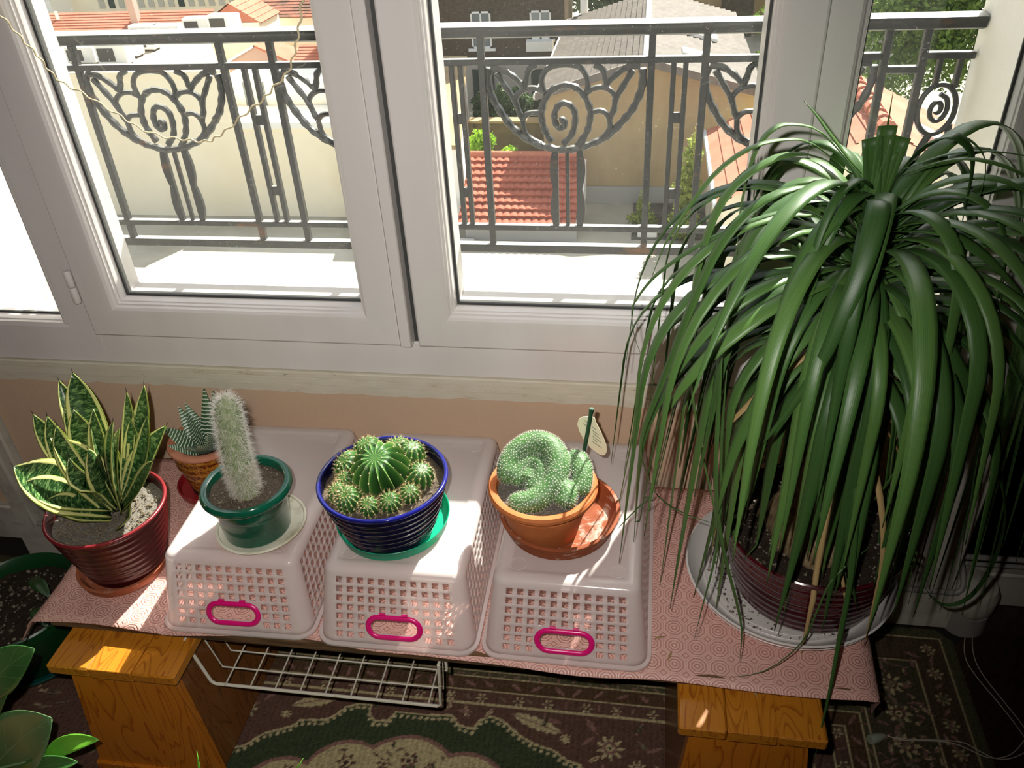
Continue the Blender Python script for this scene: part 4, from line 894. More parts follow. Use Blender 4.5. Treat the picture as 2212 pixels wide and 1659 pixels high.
def stroke(pts,cx,name,r,wavy=0):
    Q=spline([LO(cx+x,RY,z) for x,z in pts],5); rr=[r*(1+(wavy*math.sin(i*1.35) if wavy else 0)) for i in range(len(Q))]; rp(MB().tube(Q,rr,8,squash=1.0,hint=(0,1,0)),name)
for cx in (-.890,-.5125,-.137,.228):
    stroke(ST['bowl'],cx,'bowl_scroll',.0066,.13)
    for s in ST['leaf_scroll']: stroke(s,cx,'leaf_scroll',.0055,.1)
    for s in ST['petal_scroll']: stroke(s,cx,'petal_scroll',.0050)
    stroke(ST['rose_ring'],cx,'rose_ring',.0060,.14); stroke(ST['rose_spiral'],cx,'rose_spiral',.0058,.1)
    rp(MB().bbox(cx-.0035+.29,cx+.0035+.29,-.004,.004,.06,.208,.001),'stem_bar')
    for sg in (-1,1):
        A=[];B=[]
        for k in range(25):
            q=k/24; z=.207-.147*q; bul=.010+.0055*abs(math.sin(q*2*PI))*1; A.append((cx+.29+sg*.0165,z)); B.append((cx+.29+sg*(.0165+bul),z))
        rp(MB().prism([(x,z) for x,z in A]+[(x,z) for x,z in reversed(B)],(0,.004,0),(1,0,0),(0,0,1),.008 if True else 0),'leaf_stem')
c0=(.464,.873); stroke([(c0[0]+.0285*math.cos(a),c0[1]+.040*math.sin(a)) for a in [2*PI*k/16+.2 for k in range(17)]],0,'spiral_ring',.0046)
stroke([(c0[0]+.001+(.0175-.0012*k)*math.cos(-a),c0[1]+(.025-.0017*k)*math.sin(-a)) for k,a in [(k,k*PI/4-PI/2) for k in range(14)]],0,'spiral',.0042)
for x in (.453,.483): vbar(x,.908,.954,.0038)
stroke([(.462,.833),(.450,.80),(.448,.76),(.456,.72),(.460,.66)],0,'leaf_stem',.006); stroke([(.489,.85),(.492,.80),(.478,.77),(.474,.72),(.478,.66)],0,'leaf_stem',.0055)

# ------------------------------------------------------------------ wavy wire across the left sash, blind cord
M_STR=MAT('cream_twisted_wire','#d8c7a0',.5,.4)
base_=[(-60,-90,1.116),(-25,0,1.116),(0,32,1.116),(40,75,1.117),(75,113,1.118),(105,150,1.119),(140,182,1.12),(190,207,1.12),(250,245,1.12),(300,275,1.12),(360,297,1.12),(410,302,1.12),(452,305,1.12),(480,287,1.12),(520,255,1.12),(560,220,1.12),(590,192,1.12),(620,155,1.12),(638,110,1.118),(645,60,1.117),(655,0,1.116),(668,-60,1.116)]
Q=spline([at(*p[:2],1,p[2]) for p in base_],14); Q2=[]
for i,p in enumerate(Q):
    T=(Q[min(i+1,len(Q)-1)]-Q[max(i-1,0)]).normalized(); n_=T.cross(Vector((0,1,0))).normalized(); Q2.append(p+n_*(.0019*math.sin(i*.62)+.0007*math.sin(i*.23)))
tag(MB().tube(Q2,.0013,6).build('hanging_wire',M_STR,None,True),'thin cream wavy wire hanging in a loop across the left window sash','wire')
M_CORD=MAT('pale_cord','#b8ac9c',.7,.2)
pc=thing('pull_cord','thin pale double cord with a bell-shaped pull lying on the rug at right','cord',tuple(at(1885,1590,2,.0024)))
O=Vector(pc.location); fz=lambda x,y,z=.0034:at(x,y,2,z)-O
c1=[(1918,1590),(1945,1598),(1980,1600),(2020,1601),(2060,1606),(2095,1620),(2130,1635),(2160,1637),(2190,1625),(2220,1590)]; c2=[(1916,1588),(1930,1593),(1970,1597),(2030,1599),(2080,1604),(2115,1622),(2150,1638),(2185,1638),(2225,1620)]
MB().tube(spline([fz(x,y) for x,y in c1],4),.0009,5).build('cord_strand',M_CORD,pc); MB().tube(spline([fz(x,y,.0044) for x,y in c2],4),.0009,5).build('cord_strand',M_CORD,pc)
for off in (0,14):
    pts=[(2098+off*.8,1345),(2085+off*1.1,1375),(2085+off*1.4,1420),(2108+off*1.2,1460),(2150+off,1510),(2190+off,1560),(2225+off,1610)]
    MB().tube(spline([fz(x,y,.003) for x,y in pts],4),.0009,5).build('cord_strand',M_CORD,pc)
a_=fz(1879,1598,.0108); b_=fz(1912,1589,.0055); ax=(b_-a_).normalized()
MB().tube([a_,a_+(b_-a_)*.08,a_+(b_-a_)*.5,a_+(b_-a_)*.85,b_],[.0075,.0085,.0075,.005,.0028],14).build('bell_pull',MAT('grey_green_plastic','#9aa18c',.4,.4),pc)

# ------------------------------------------------------------------ green tub on the floor at left
M_TUB=MAT('dark_green_plastic_tub','#14401f',.35,.5)
saucer('teal_saucer','dark teal saucer on the floor under the green tub, left of the bench','saucer',(-1.125,.895,.0026),.098,.016,MAT('dark_teal_plastic','#0d4d47',.4,.5),.004,.010)
TB=thing('green_plant_tub','dark green plastic tub of bare soil on the floor, left of the bench','plant pot',(-1.125,.897,.0070))
MB().lathe([(0,0),(.078,0),(.080,.002),(.112,.118),(.117,.119),(.119,.138),(.116,.141),(.113,.138),(.109,.118),(.107,.105),(0,.104)],64).build('tub',M_TUB,TB,True,35)
soil_disc(.1065,TB,M_SOILD,.112,.006,31); grit(TB,M_DIRT,.098,.114,260,.0015,.006,32)
MB().add([(Vector(p)*(.017+.003*((i*7)%3))+Vector((-.035,-.062,.122))) for i,p in enumerate(ICO)],ICF).build('stone',MAT('brown_stone','#6e543c',.8,.2),TB,True,80)
for k,(x,y,hh) in enumerate(((.04,.03,.09),(.01,.05,.07),(.05,-.01,.06))):
    P=spline([(x,y,.110),(x+.01,y-.01,.11+hh*.6),(x+.03,y-.03,.11+hh)],5); MB().tube(P,.0014,6).build('stem',M_DIRT,TB)
    MB().blade(spline([P[-1],P[-1]+Vector((.02,-.015,.005)),P[-1]+Vector((.045,-.03,-.012))],4),lambda q:.011*math.sin(PI*min(.97,max(.05,q))),(0,0,1),.2,4).build('leaf',MAT('shade_leaf','#1d3a18',.4,.4),TB,True,80,solid=.0006)
# ------------------------------------------------------------------ leafy plant in the near left corner
def broad(name,c1,c2,vein):
    a=N(name); u=a.n('SeparateXYZ',Vector=a.coord('UV')); x=a.math('ABSOLUTE',a.math('SUBTRACT',u.outputs[0],.5)); f=a.noise(18,4)
    v=a.math('ABSOLUTE',a.math('SINE',a.math('ADD',a.math('MULTIPLY',u.outputs[1],15),a.math('MULTIPLY',x,-9)))); k=a.math('MINIMUM',a.math('MULTIPLY',v,3.2),a.math('MULTIPLY',x,22)); k=a.ramp(k,[(0.0,(1,1,1,1)),(.30,(0,0,0,1))])
    c=a.mix(a.math('MULTIPLY',k,.7),a.ramp(f,[(.35,H(c1)),(.7,H(c2))]),H(vein)); return a.pbr(c,.3,.5,a.bump(a.math('MULTIPLY',k,-1),.3,.001),trans=.12)
M_BL1=broad('broad_green_leaf','#3c6a34','#47783b','#6f9a58'); M_BL2=broad('grey_green_leaf','#5a7d4c','#66895a','#87a378'); M_BL3=broad('bright_young_leaf','#5fa42e','#74b93a','#9acb62')
FP=thing('leafy_houseplant','broad-leaved green houseplant reaching into the bottom left corner','plant',(-.98,.50,.0026)); O=Vector(FP.location)
MB().lathe([(0,0),(.070,0),(.095,.13),(.101,.131),(.101,.146),(.094,.146),(.088,.125),(0,.124)],48).build('pot',M_TERRA,FP,True,35); soil_disc(.0885,FP,M_SOILD,.128,.004,41)
def bleaf(pb,ptip,yb,yt,w0,mat,hint,peak=.42,fold=.18,arch=.012):
    b=at(*pb,1,yb); t_=at(*ptip,1,yt); P=[b.lerp(t_,q)+Vector((0,0,arch*math.sin(PI*q))) for q in [i/14 for i in range(15)]]
    wf=lambda q:w0*max(.02,math.sin(PI*min(1,q**(math.log(.5)/math.log(peak)))))**.75 if q<.97 else w0*.05
    MB().blade([p-O for p in P],wf,hint,fold,8).build('leaf',mat,FP,True,80,solid=.0006)
    s=Vector((-.98,.50,.13)); m_=s.lerp(b,.6)+Vector((-.02,-.01,.03)); MB().tube([p-O for p in spline([s,m_,b],8)],[.0022]*17,6).build('leaf_stalk',M_BL2,FP)
tow=Vector((.45,-.75,.85))
bleaf((-45,1520),(74,1402),.60,.62,.030,M_BL1,tow,.5)
bleaf((-40,1690),(112,1552),.575,.60,.050,M_BL2,tow,.55)
bleaf((95,1636),(214,1598),.585,.60,.0135,M_BL3,tow,.45)
bleaf((20,1690),(168,1646),.56,.575,.016,M_BL1,tow,.5)
bleaf((-60,1600),(14,1500),.60,.60,.022,M_BL1,tow,.5)
GP=thing('grassy_houseplant','narrow-leaved plant whose blurred leaf tips touch the bottom edge of the view','plant',(-.50,.44,.0026)); O=Vector(GP.location)
MB().lathe([(0,0),(.05,0),(.066,.10),(.071,.101),(.071,.112),(.065,.112),(.06,.095),(0,.094)],40).build('pot',M_TERRA,GP,True,35); soil_disc(.0605,GP,M_SOILD,.097,.003,42)
for pt,yt,w0 in (((425,1622),.52,.0055),((655,1638),.50,.006),((470,1690),.5,.005),((560,1720),.47,.006),((700,1730),.46,.006)):
    e=at(*pt,1,yt); s=Vector((-.50,.44,.10)); P=spline([s,s.lerp(e,.5)+Vector((0,0,.035)),e],8); MB().blade([p-O for p in P],lambda q,w=w0:w*max(.03,math.sin(PI*min(.99,.15+.85*q))),(0,-.6,.8),.25,4).build('leaf',M_BL3,GP,True,80,solid=.0005)

# ------------------------------------------------------------------ rug, woven pattern as colour of its own
def rug():
    xs=np.concatenate([np.linspace(-2.0,-1.25,16)[:-1],np.linspace(-1.25,.60,640)]); ys=np.concatenate([np.linspace(-.6,.62,14)[:-1],np.linspace(.62,1.124,196)])
    X,Y=np.meshgrid(xs,ys,indexing='ij'); hexs=lambda h:np.array(H(h)[:3])
    maroon,green,beige,olive,dk,pink=map(hexs,('#5f463c','#3d4632','#b3a37c','#686b4c','#2b2a22','#86645a'))
    r2=np.random.default_rng(5); C=np.zeros(X.shape+(3,)); C[:]=maroon
    def put(mask,c,k=1.0): C[mask]=C[mask]*(1-k)+c*k
    XR=.565
    # main field: scalloped green medallion with dotted outline, repeated round a centre
    sc=np.array([(-.669,.736),(-.64,.747),(-.615,.772),(-.569,.793),(-.561,.805),(-.516,.81),(-.499,.824),(-.487,.839),(-.464,.849),(-.443,.849),(-.442,.832),(-.429,.818),(-.405,.821),(-.394,.84),(-.377,.84),(-.335,.84),(-.295,.844),(-.278,.826),(-.253,.822),(-.244,.839),(-.225,.85),(-.204,.843),(-.168,.817),(-.143,.805),(-.111,.798),(-.086,.782),(-.066,.778),(-.03,.74),(.0,.70),(.02,.62),(.02,.3),(-.72,.3),(-.72,.62),(-.69,.70)])
    ins=np.zeros(X.shape,bool); n=len(sc)
    dm=np.full(X.shape,9.0)
    for i in range(n):
        (x1,y1),(x2,y2)=sc[i],sc[(i+1)%n]
        c=((y1>Y)!=(y2>Y))&(X<(x2-x1)*(Y-y1)/(y2-y1+1e-9)+x1); ins^=c
        L2=(x2-x1)**2+(y2-y1)**2; t=np.clip(((X-x1)*(x2-x1)+(Y-y1)*(y2-y1))/L2,0,1); dm=np.minimum(dm,np.hypot(X-x1-t*(x2-x1),Y-y1-t*(y2-y1)))
    put(ins,green); put(dm<.0022,beige)
    seg=[];acc=0
    for i in range(n):
        a,b=sc[i],sc[(i+1)%n]; l=np.hypot(*(b-a)); s=-acc
        while s+.0115<l:
            s+=.0115; seg.append(a+(b-a)*s/l)
        acc=l-s
    for (x,y) in seg:
        if y>.66: put(np.hypot(X-x,Y-.0085-y+.016)<.0034,beige)
    def flower(x,y,r,c1,c2,n=8):
        a=np.arctan2(Y-y,X-x); d=np.hypot(X-x,Y-y); put(d<r*(.72+.28*np.cos(n*a)),c1); put(d<r*.5,c2); put(d<r*.28,c1); put(d<r*.12,dk)
    def leaf(x,y,l,w_,ang,c):
        u=(X-x)*math.cos(ang)+(Y-y)*math.sin(ang); v=-(X-x)*math.sin(ang)+(Y-y)*math.cos(ang); put((np.abs(u)<l)&(np.abs(v)<w_*(1-(u/l)**2)*(.75+.25*np.abs(np.sin(u*220)))),c); put((np.abs(u)<l)&(np.abs(v)<.0012),pink)
    # beige lobed medallion
    for cx,cy,rr in ((-.35,.70,.092),(-.45,.70,.072),(-.25,.70,.072),(-.55,.66,.070),(-.15,.66,.07)): put(np.hypot(X-cx,Y-cy)<rr+.007,pink); 
    for cx,cy,rr in ((-.35,.70,.092),(-.45,.70,.072),(-.25,.70,.072),(-.55,.66,.070),(-.15,.66,.07)): put(np.hypot(X-cx,Y-cy)<rr,beige)
    for cx,cy,r0 in ((-.35,.752,.016),(-.39,.742,.012),(-.31,.742,.012),(-.455,.737,.017),(-.245,.737,.017),(-.42,.72,.010),(-.28,.72,.01),(-.55,.71,.013),(-.15,.71,.013)): flower(cx,cy,r0,maroon,beige,6)
    for i in range(46):
        x=-.35+r2.normal(0,.10); y=.70+r2.random()*.085
        if np.hypot(x+.35,y-.70)<.088 or np.hypot(abs(x+.35)-.1,y-.70)<.068: leaf(x,y,.008,.003,r2.random()*3,green if i%2 else olive)
    # corner sprays
    for x,y,r in ((-.666,.817,.021),(-.017,.813,.024),(-.59,.814,.010),(-.093,.821,.010),(.03,.78,.016),(-.72,.80,.014)): flower(x,y,r,beige,pink if r>.015 else beige,9)
    for x,y,l,a in ((-.545,.845,.046,.28),(-.145,.845,.050,-.30),(-.345,.862,.016,.2),(-.315,.862,.016,2.6),(-.63,.85,.016,.9),(-.05,.85,.018,2.2)): leaf(x,y,l,.0125 if l>.03 else .005,a,beige if l>.03 else pink)
    # stripes of the border along the back and along the right edge
    inner=(X<.30)
    def band(lo,hi,c,along): 
        m=((Y>lo)&(Y<hi)&(X<XR-(1.124-lo)*.9+.0)) if along=='b' else ((XR-X<hi)&(XR-X>lo)&(Y<1.124-lo*1.0)); put(m,c)
    bands=[(.870,.874,beige),(.898,.901,beige),(.901,.925,hexs('#54402f')),(.925,.928,beige),(.928,.938,hexs('#4f4a36')),(.938,.941,beige),(.941,1.045,hexs('#4c4534')),(1.045,1.048,beige),(1.048,1.10,hexs('#4f4034')),(1.10,1.103,beige),(1.103,1.125,hexs('#4b4a35'))]
    D=np.minimum(1.124-Y,XR+.035-X)      # distance from the outer edge, mitred
    rightpart=(XR+.035-X)<(1.124-Y)
    for lo,hi,c in bands: put((1.124-D>lo)&(1.124-D<=hi),c)
    rr=np.random.default_rng(9)
    def bordmot(dist,n,r,c1,c2,k,kind):
        for i in range(n):
            x=-1.2+i*1.55/n+rr.normal(0,.004)
            fn=(lambda x,y:flower(x,y,r,c1,c2,k)) if kind=='f' else (lambda x,y:leaf(x,y,r*1.4,r*.5,rr.random()*3,c1))
            if x<XR+.035-dist-.02: fn(x,1.124-dist)
        for i in range(n//3):
            y=1.124-dist-i*1.55/n*1.0
            if y>.55: (flower(XR+.035-dist,y,r,c1,c2,k) if kind=='f' else leaf(XR+.035-dist,y,r*1.4,r*.5,rr.random()*3,c1))
    bordmot(.240,26,.010,beige,maroon,6,'f'); bordmot(.238,52,.0055,olive,maroon,6,'l'); bordmot(.211,40,.008,pink,beige,5,'l'); bordmot(.191,60,.0048,olive,beige,5,'l')
    bordmot(.131,26,.022,beige,maroon,8,'f'); bordmot(.131,40,.010,olive,green,5,'l'); bordmot(.160,60,.006,pink,beige,5,'l'); bordmot(.102,60,.006,beige,pink,5,'l'); bordmot(.05,30,.014,beige,olive,7,'f'); bordmot(.05,60,.007,pink,green,5,'l')
    def scat(n,ok):
        for i in range(n):
            x=-1.25+1.8*rr.random(); y=.62+.5*rr.random(); d=min(1.124-y,XR+.035-x)
            if ok(d,x,y): leaf(x,y,.007+.008*rr.random(),.0038,rr.random()*3.1,[pink,olive,beige,green][i%4])
    scat(1500,lambda d,x,y:(.08<d<.18 or .02<d<.075)); scat(700,lambda d,x,y:d>.26 and (x<-.66 or x>-.06 or y>.852))
    fine=r2.normal(1,.16,X.shape)*(1+.10*np.sin(X*1500))
    C*=fine[...,None]*1.0; C=np.clip(C,0,1)
    nx,ny=X.shape; Z=np.full(X.shape,.0022); Z[:, -1]=.001; Z[-1,:]=.001
    ch=(X+Y)>(.60+1.124-.028)   # clipped corner
    V=np.stack([X,Y,Z],-1).reshape(-1,3); idx=np.arange(nx*ny).reshape(nx,ny); q=np.stack([idx[:-1,:-1],idx[1:,:-1],idx[1:,1:],idx[:-1,1:]],-1); cen=(X[:-1,:-1]+Y[:-1,:-1])<(.60+1.124-.030)
    Fq=q[cen]
    me=bpy.data.meshes.new('rug'); me.vertices.add(len(V)); me.vertices.foreach_set('co',V.astype(np.float32).ravel()); me.loops.add(Fq.size); me.loops.foreach_set('vertex_index',Fq.astype(np.int32).ravel()); me.polygons.add(len(Fq)); me.polygons.foreach_set('loop_start',np.arange(0,Fq.size,4,dtype=np.int32)); me.update(calc_edges=True)
    ca=me.color_attributes.new('weave','FLOAT_COLOR','POINT'); ca.data.foreach_set('color',np.concatenate([C.reshape(-1,3),np.ones((nx*ny,1))],1).astype(np.float32).ravel())
    a=N('woven_rug'); vc=a.n('VertexColor',_layer_name='weave'); f=a.noise(900,2); m=a.pbr(vc.outputs[0],.95,.05,a.bump(f,.6,.002)); me.materials.append(m)
    o=link('rug',me); tag(o,'maroon and olive floral oriental rug with a scalloped medallion under the bench','rug')
rug()
# ------------------------------------------------------------------ the yards and houses outside, three storeys below
G=-9.0
M_GROUND=MAT('pale_concrete_yard','#b9b4a4',.9,.1,(.35,'#a39d8c',.4,.65)); M_SLATE=MAT('dark_slate_paving','#6b6760',.9,.1,(2,'#565249',.4,.6))
M_CREAMW=MAT('cream_render','#f5ead0',.9,.1,(.4,'#efe2c4',.4,.65)); M_TANW=MAT('ochre_render','#b29d79',.9,.1,(.5,'#978161',.35,.7),scale=(1,1,.6)); M_WHW=MAT('white_render','#eeece4',.9,.1); M_GREYW=MAT('grey_white_render','#a9a7a2',.9,.1); M_BROWNB=MAT('dark_brown_roughcast','#514535',.95,.05,(9,'#423829',.35,.65)); M_CONC=MAT('stained_garden_wall','#7d6f56',.9,.1,(1.6,'#665a45',.35,.65))
M_TILE=MAT('red_clay_tile','#b26b55',.85,.15,(1.4,'#9c5846',.35,.65)); M_TILE2=MAT('orange_clay_tile','#bb7a63',.85,.15,(.9,'#ab6a54',.35,.65)); M_SLT=MAT('grey_brown_slate','#564e45',.8,.2,(3,'#463f38',.35,.65)); M_SLT2=MAT('pale_slate','#79726a',.8,.2,(3,'#69625a',.35,.65)); M_ZINC=MAT('pale_zinc','#c9cdd0',.4,.5)
M_WINF=MAT('white_window_frame','#e6e4de',.5,.3); M_WGL=MAT('dim_window_pane','#6c7577',.12,.6); M_SHUT=MAT('dark_green_shutter','#20332c',.6,.3); M_GREYW2=MAT('pale_shut_blind','#b8b4a6',.8,.1); M_ACG=MAT('dark_fan_grille','#55514b',.7,.2); M_BRICK=MAT('pinkish_gable_render','#b59a90',.9,.1)
struct('ground',MB().box(-60,60,1.44,120,G-.4,G),M_GROUND)
t=struct('trim_6'); MB().box(-.3,2.2,22.3,25,G,G+.03).build('slate_paving',M_SLATE,t,False)
def bld(name,label,loc,cat='building'): return thing(name,label,cat,loc)
def part(mb,name,mat,par,**k):
    o=mb.build(name,mat,par,False,**k); 
    me=o.data; l=Vector(par.location)
    for v in me.vertices: v.co-=l
    return o
def rows(p00,p10,p01,p11,n,th,mat,par,name='tile_row',wave=0,nw=0):
    "overlapping courses of tiles between the eave p00-p10 and the ridge p01-p11, each course its own piece"
    p00,p10,p01,p11=map(Vector,(p00,p10,p01,p11)); nr=(p10-p00).cross(p01-p00).normalized()
    if nr.z<0: nr=-nr
    for i in range(n):
        q0,q1=i/n,(i+1.12)/n; a,b=p00.lerp(p01,q0),p10.lerp(p11,q0); c,d=p10.lerp(p11,min(1,q1)),p00.lerp(p01,min(1,q1)); V=[];F=[]
        m=max(1,nw)*(4 if wave else 1)
        for k in range(m+1):
            u=k/m; h=wave*abs(math.sin(PI*u*nw)) if wave else 0
            V+=[a.lerp(b,u)+nr*(th+h),d.lerp(c,u)+nr*(th*.15+h),a.lerp(b,u)-nr*.02]
        for k in range(m): j=k*3; F+=[(j,j+3,j+4,j+1),(j+2,j+5,j+3,j)]
        part(MB().add(V,F),name,mat,par)
# cream workshop with a flat roof and a lower wing
cb=bld('cream_workshop','cream flat-roofed workshop wall filling the view through the left sash',(-17,23.6,G))
def plan(pts,z0,z1): return MB().prism(pts,(0,0,z0),(1,0,0),(0,1,0),z1-z0)
part(plan([(-26,23.6),(-12.3,23.6),(-15.4,29.2),(-26,29.2)],G,-4.50),'wall',M_CREAMW,cb); part(plan([(-26,23.8),(-12.5,23.8),(-15.5,29.1),(-26,29.1)],-4.50,-4.47),'flat_roof',MAT('pale_roof_felt','#b3a999',.9,.1,(1.2,'#9f9585',.4,.65)),cb)
part(MB().box(-26,-12.26,23.54,23.78,-4.60,-4.47),'parapet',M_CREAMW,cb)
part(plan([(-12.3,23.64),(-7.6,23.64),(-7.6,27.8),(-14.6,27.8)],G,-6.75),'lower_wing',M_CREAMW,cb); part(MB().box(-12.28,-7.6,23.62,23.85,-6.75,-6.15),'lower_wall',M_CREAMW,cb); part(MB().box(-12.28,-7.5,23.52,24.0,-6.15,-5.97),'coping',M_WHW,cb); part(plan([(-12.5,24.0),(-7.6,24.0),(-7.6,27.8),(-14.5,27.8)],-6.75,-6.70),'lower_roof',M_WHW,cb)
bw=bld('white_annex','small white annex with a dark window strip beside the cream workshop',(-12,28,G)); part(MB().box(-14.5,-9.6,28.0,29.4,G,-5.76),'wall',M_WHW,bw)
for x in (-13.9,-13.45): part(MB().box(x,x+.30,27.95,28.02,-6.75,-5.95),'window',M_WGL,bw)
def ac(x,y,z,w_,h_,d_,label,rz=0):
    t=thing('rooftop_air_conditioner',label,'air conditioner',(x,y,z),rz,'air conditioners on the flat roof'); MB().bbox(-w_/2,w_/2,-d_/2,d_/2,.06,h_,.03).build('casing',M_WHW,t,False)
    MB().bbox(-w_*.42,w_*.12,-d_/2-.02,-d_/2+.02,.14,h_-.1,.01).build('fan_grille',M_ACG,t,False); 
    for s in (-1,1): MB().box(s*w_*.35-.04,s*w_*.35+.04,-d_*.45,d_*.45,0,.06).build('foot',M_ACG,t,False)
    return t
for px,py,w_,h_,lb in ((187,137,.95,.55,'leftmost white air conditioner on the flat roof, by the railing post'),(255,139,1.0,.62,'white air conditioner second from the left on the flat roof'),(283,122,.8,.74,'white air conditioner behind the second one, on the flat roof'),(322,108,.7,.6,'farther white air conditioner behind a vent on the flat roof'),
   (318,80,1.0,.42,'long low air conditioner just above the handrail, left of four'),(366,80,1.0,.42,'white unit between the long one and the pair by the gable'),(434,78,.9,.62,'white unit in front of the pink gable, left of a pair'),(492,79,1.0,.72,'white unit in front of the pink gable, right of a pair')):
    p=at(px,py,2,-4.46); ac(p.x,p.y,-4.468,w_,h_,.45,lb)
# long red roof behind, white block farther
rb=bld('red_roofed_house','long low house with a red tiled roof behind the air conditioners',(-21,33.4,G)); part(MB().box(-25.9,-17.75,33.5,34.9,G,-5.36),'wall',M_CREAMW,rb)
rows((-26.0,33.4,-5.36),(-17.75,33.4,-5.36),(-26.4,34.7,-4.76),(-17.7,34.7,-4.76),8,.03,M_TILE2,rb)
part(MB().box(-21.1,-20.8,33.95,34.25,-5.3,-3.4),'chimney',M_BRICK,rb); part(MB().lathe([(.07,0),(.06,.28),(.09,.30),(0,.33)],10,(-24.6,34.3,-4.95)),'roof_vent',M_WHW,rb)
gb=bld('pink_gable_house','small house with a red gable roof right of the air conditioners',(-16.5,33.5,G)); part(MB().box(-17.6,-15.4,33.55,35.6,G,-5.1),'wall',M_CREAMW,gb); part(MB().prism([(-1.12,-5.1),(1.12,-5.1),(0,-4.40)],(-16.5,33.6,0),(1,0,0),(0,0,1),-.2),'gable',M_TILE2,gb)
for sg in (-1,1): rows((-16.5+sg*1.2,33.5,-5.12),(-16.5+sg*1.2,35.6,-5.12),(-16.5,33.5,-4.37),(-16.5,35.6,-4.37),5,.03,M_TILE2,gb)
bb=bld('dark_tiled_house','house with a weathered dark red roof at the top of the left sash',(-15,36,G)); part(MB().box(-16.9,-12.6,36.1,37.8,G,-5.42),'wall',M_CREAMW,bb); rows((-17.0,36,-5.40),(-12.5,36,-5.40),(-17.0,37.5,-4.80),(-12.5,37.5,-4.80),7,.035,MAT('weathered_tile','#a06a58',.9,.1,(2,'#6f584b',.4,.6)),bb)
wbk=bld('white_apartment_block','pale apartment block with a row of small windows behind the red roofs',(-30,50,G)); part(MB().box(-42,-34.6,48,56,G,6),'wall',M_WHW,wbk); part(MB().box(-34.6,-20,50,56,G,6),'wall',M_CREAMW,wbk)
for i in range(15): part(MB().box(-32.8+i*.64,-32.8+i*.64+.36,49.93,50.02,-7.25,-6.75),'window',M_SHUT if i%7==1 else M_GREYW2,wbk)
ph=bld('little_gable_shed','little white-edged gable shed behind the thin bars of the left sash',(-14.7,31.2,G)); part(MB().box(-15.95,-13.45,31.3,32.6,G,-6.05),'wall',M_BRICK,ph); part(MB().prism([(-1.25,0),(1.25,0),(0,.56)],(-14.7,31.3,-6.05),(1,0,0),(0,0,1),-.2),'gable',M_BRICK,ph)
for s in (-1,1): part(MB().poly3([(-14.7,31.15,-5.42),(-14.7+s*1.40,31.15,-6.06),(-14.7+s*1.40,32.7,-6.06),(-14.7,32.7,-5.42)][::s],.08),'roof_slope',M_WHW if s<0 else M_TILE2,ph)
pr=bld('low_red_lean_to','low red tiled lean-to beside the white-edged gable shed','' or (-12.4,31,G)); part(MB().box(-13.15,-11.2,31.1,32.2,G,-6.05),'wall',M_CREAMW,pr); rows((-13.2,31,-6.05),(-11.1,31,-6.05),(-13.2,32,-5.62),(-11.1,32,-5.62),6,.03,M_TILE2,pr)
# dark brown house with two white windows, garden wall, white house and hedge
db=bld('brown_roughcast_house','dark brown roughcast house with two white windows behind the handrail',(-6.2,36,G)); part(MB().box(-8.9,-3.45,36,39,-7.3,5),'wall',M_BROWNB,db); part(MB().box(-8.9,-3.45,36.02,39,G,-7.3),'lower_wall',M_GREYW,db)
def win(px0,px1,py0,py1,y,par,box=False):
    a=at(px0,py1,1,y); b=at(px1,py0,1,y); x0,x1,z0,z1=a.x,b.x,a.z,b.z
    f=MB(); fw=.07
    f.box(x0,x0+fw,y-.06,y+.05,z0,z1).box(x1-fw,x1,y-.06,y+.05,z0,z1).box(x0,x1,y-.06,y+.05,z1-fw,z1).box(x0,x1,y-.06,y+.05,z0,z0+fw).box((x0+x1)/2-fw/2,(x0+x1)/2+fw/2,y-.06,y+.05,z0,z1)
    w_=part(f,'window',M_WINF,par); g=MB().box(x0+fw,x1-fw,y-.03,y+.05,z0+fw,z1-fw).build('pane',M_WGL,w_,False)
    for v in g.data.vertices: v.co-=Vector(par.location)
    part(MB().box(x0-.15,x1+.15,y-.16,y+.03,z0-.10,z0),'sill',M_WINF,par)
win(1021,1059,24,104,36,db); win(1146,1190,22,84,36,db)
a=at(1139,108,1,35.8); b=at(1195,86,1,35.8); part(MB().box(a.x,b.x,35.5,35.98,a.z,b.z),'window_box',M_WHW,db)
for px in (1232,1262): a=at(px,0,1,35.8); part(MB().lathe([(.08 if px<1250 else .16,0),(.08 if px<1250 else .16,6)],12,(a.x,35.82,-6.0)),'drainpipe',M_CONC if px<1250 else M_WHW,db)
for px0,px1 in ((1026,1066),(1150,1178)): a=at(px0,232,1,35.98); b=at(px1,150,1,35.98); part(MB().box(a.x,b.x,35.95,36.0,a.z,b.z),'door',M_SHUT,db)
gw=bld('garden_wall','stained tan garden wall below the dark hedge',(-5,29.5,G),'wall'); part(MB().box(-6.35,-3.45,29.5,29.8,G,-7.86),'wall_face',M_CONC,gw); part(MB().box(-6.35,-3.42,29.42,29.9,-7.86,-7.78),'coping',M_TANW,gw)
for x in (-6.3,-3.65): part(MB().box(x,x+.14,29.34,29.5,G,-7.82),'pier',M_CONC,gw)
wn=bld('white_neighbour_house','bright white house side seen past the middle stile, with ochre window strips',(-6.6,27,G)); part(plan([(-7.5,22.8),(-5.25,22.8),(-7.05,33),(-9.3,33)],G,-6.5),'wall',M_WHW,wn); part(plan([(-7.6,22.7),(-5.17,22.7),(-6.97,33.1),(-9.4,33.1)],-6.5,-6.38),'roof_cap',M_TANW,wn)
for y in (28.6,): x=-5.25-(y-22.8)*.1765; part(plan([(x-.1,y),(x+.03,y),(x-.147,y+1.0),(x-.277,y+1.0)],-8.0,-6.9),'window',M_TANW,wn)
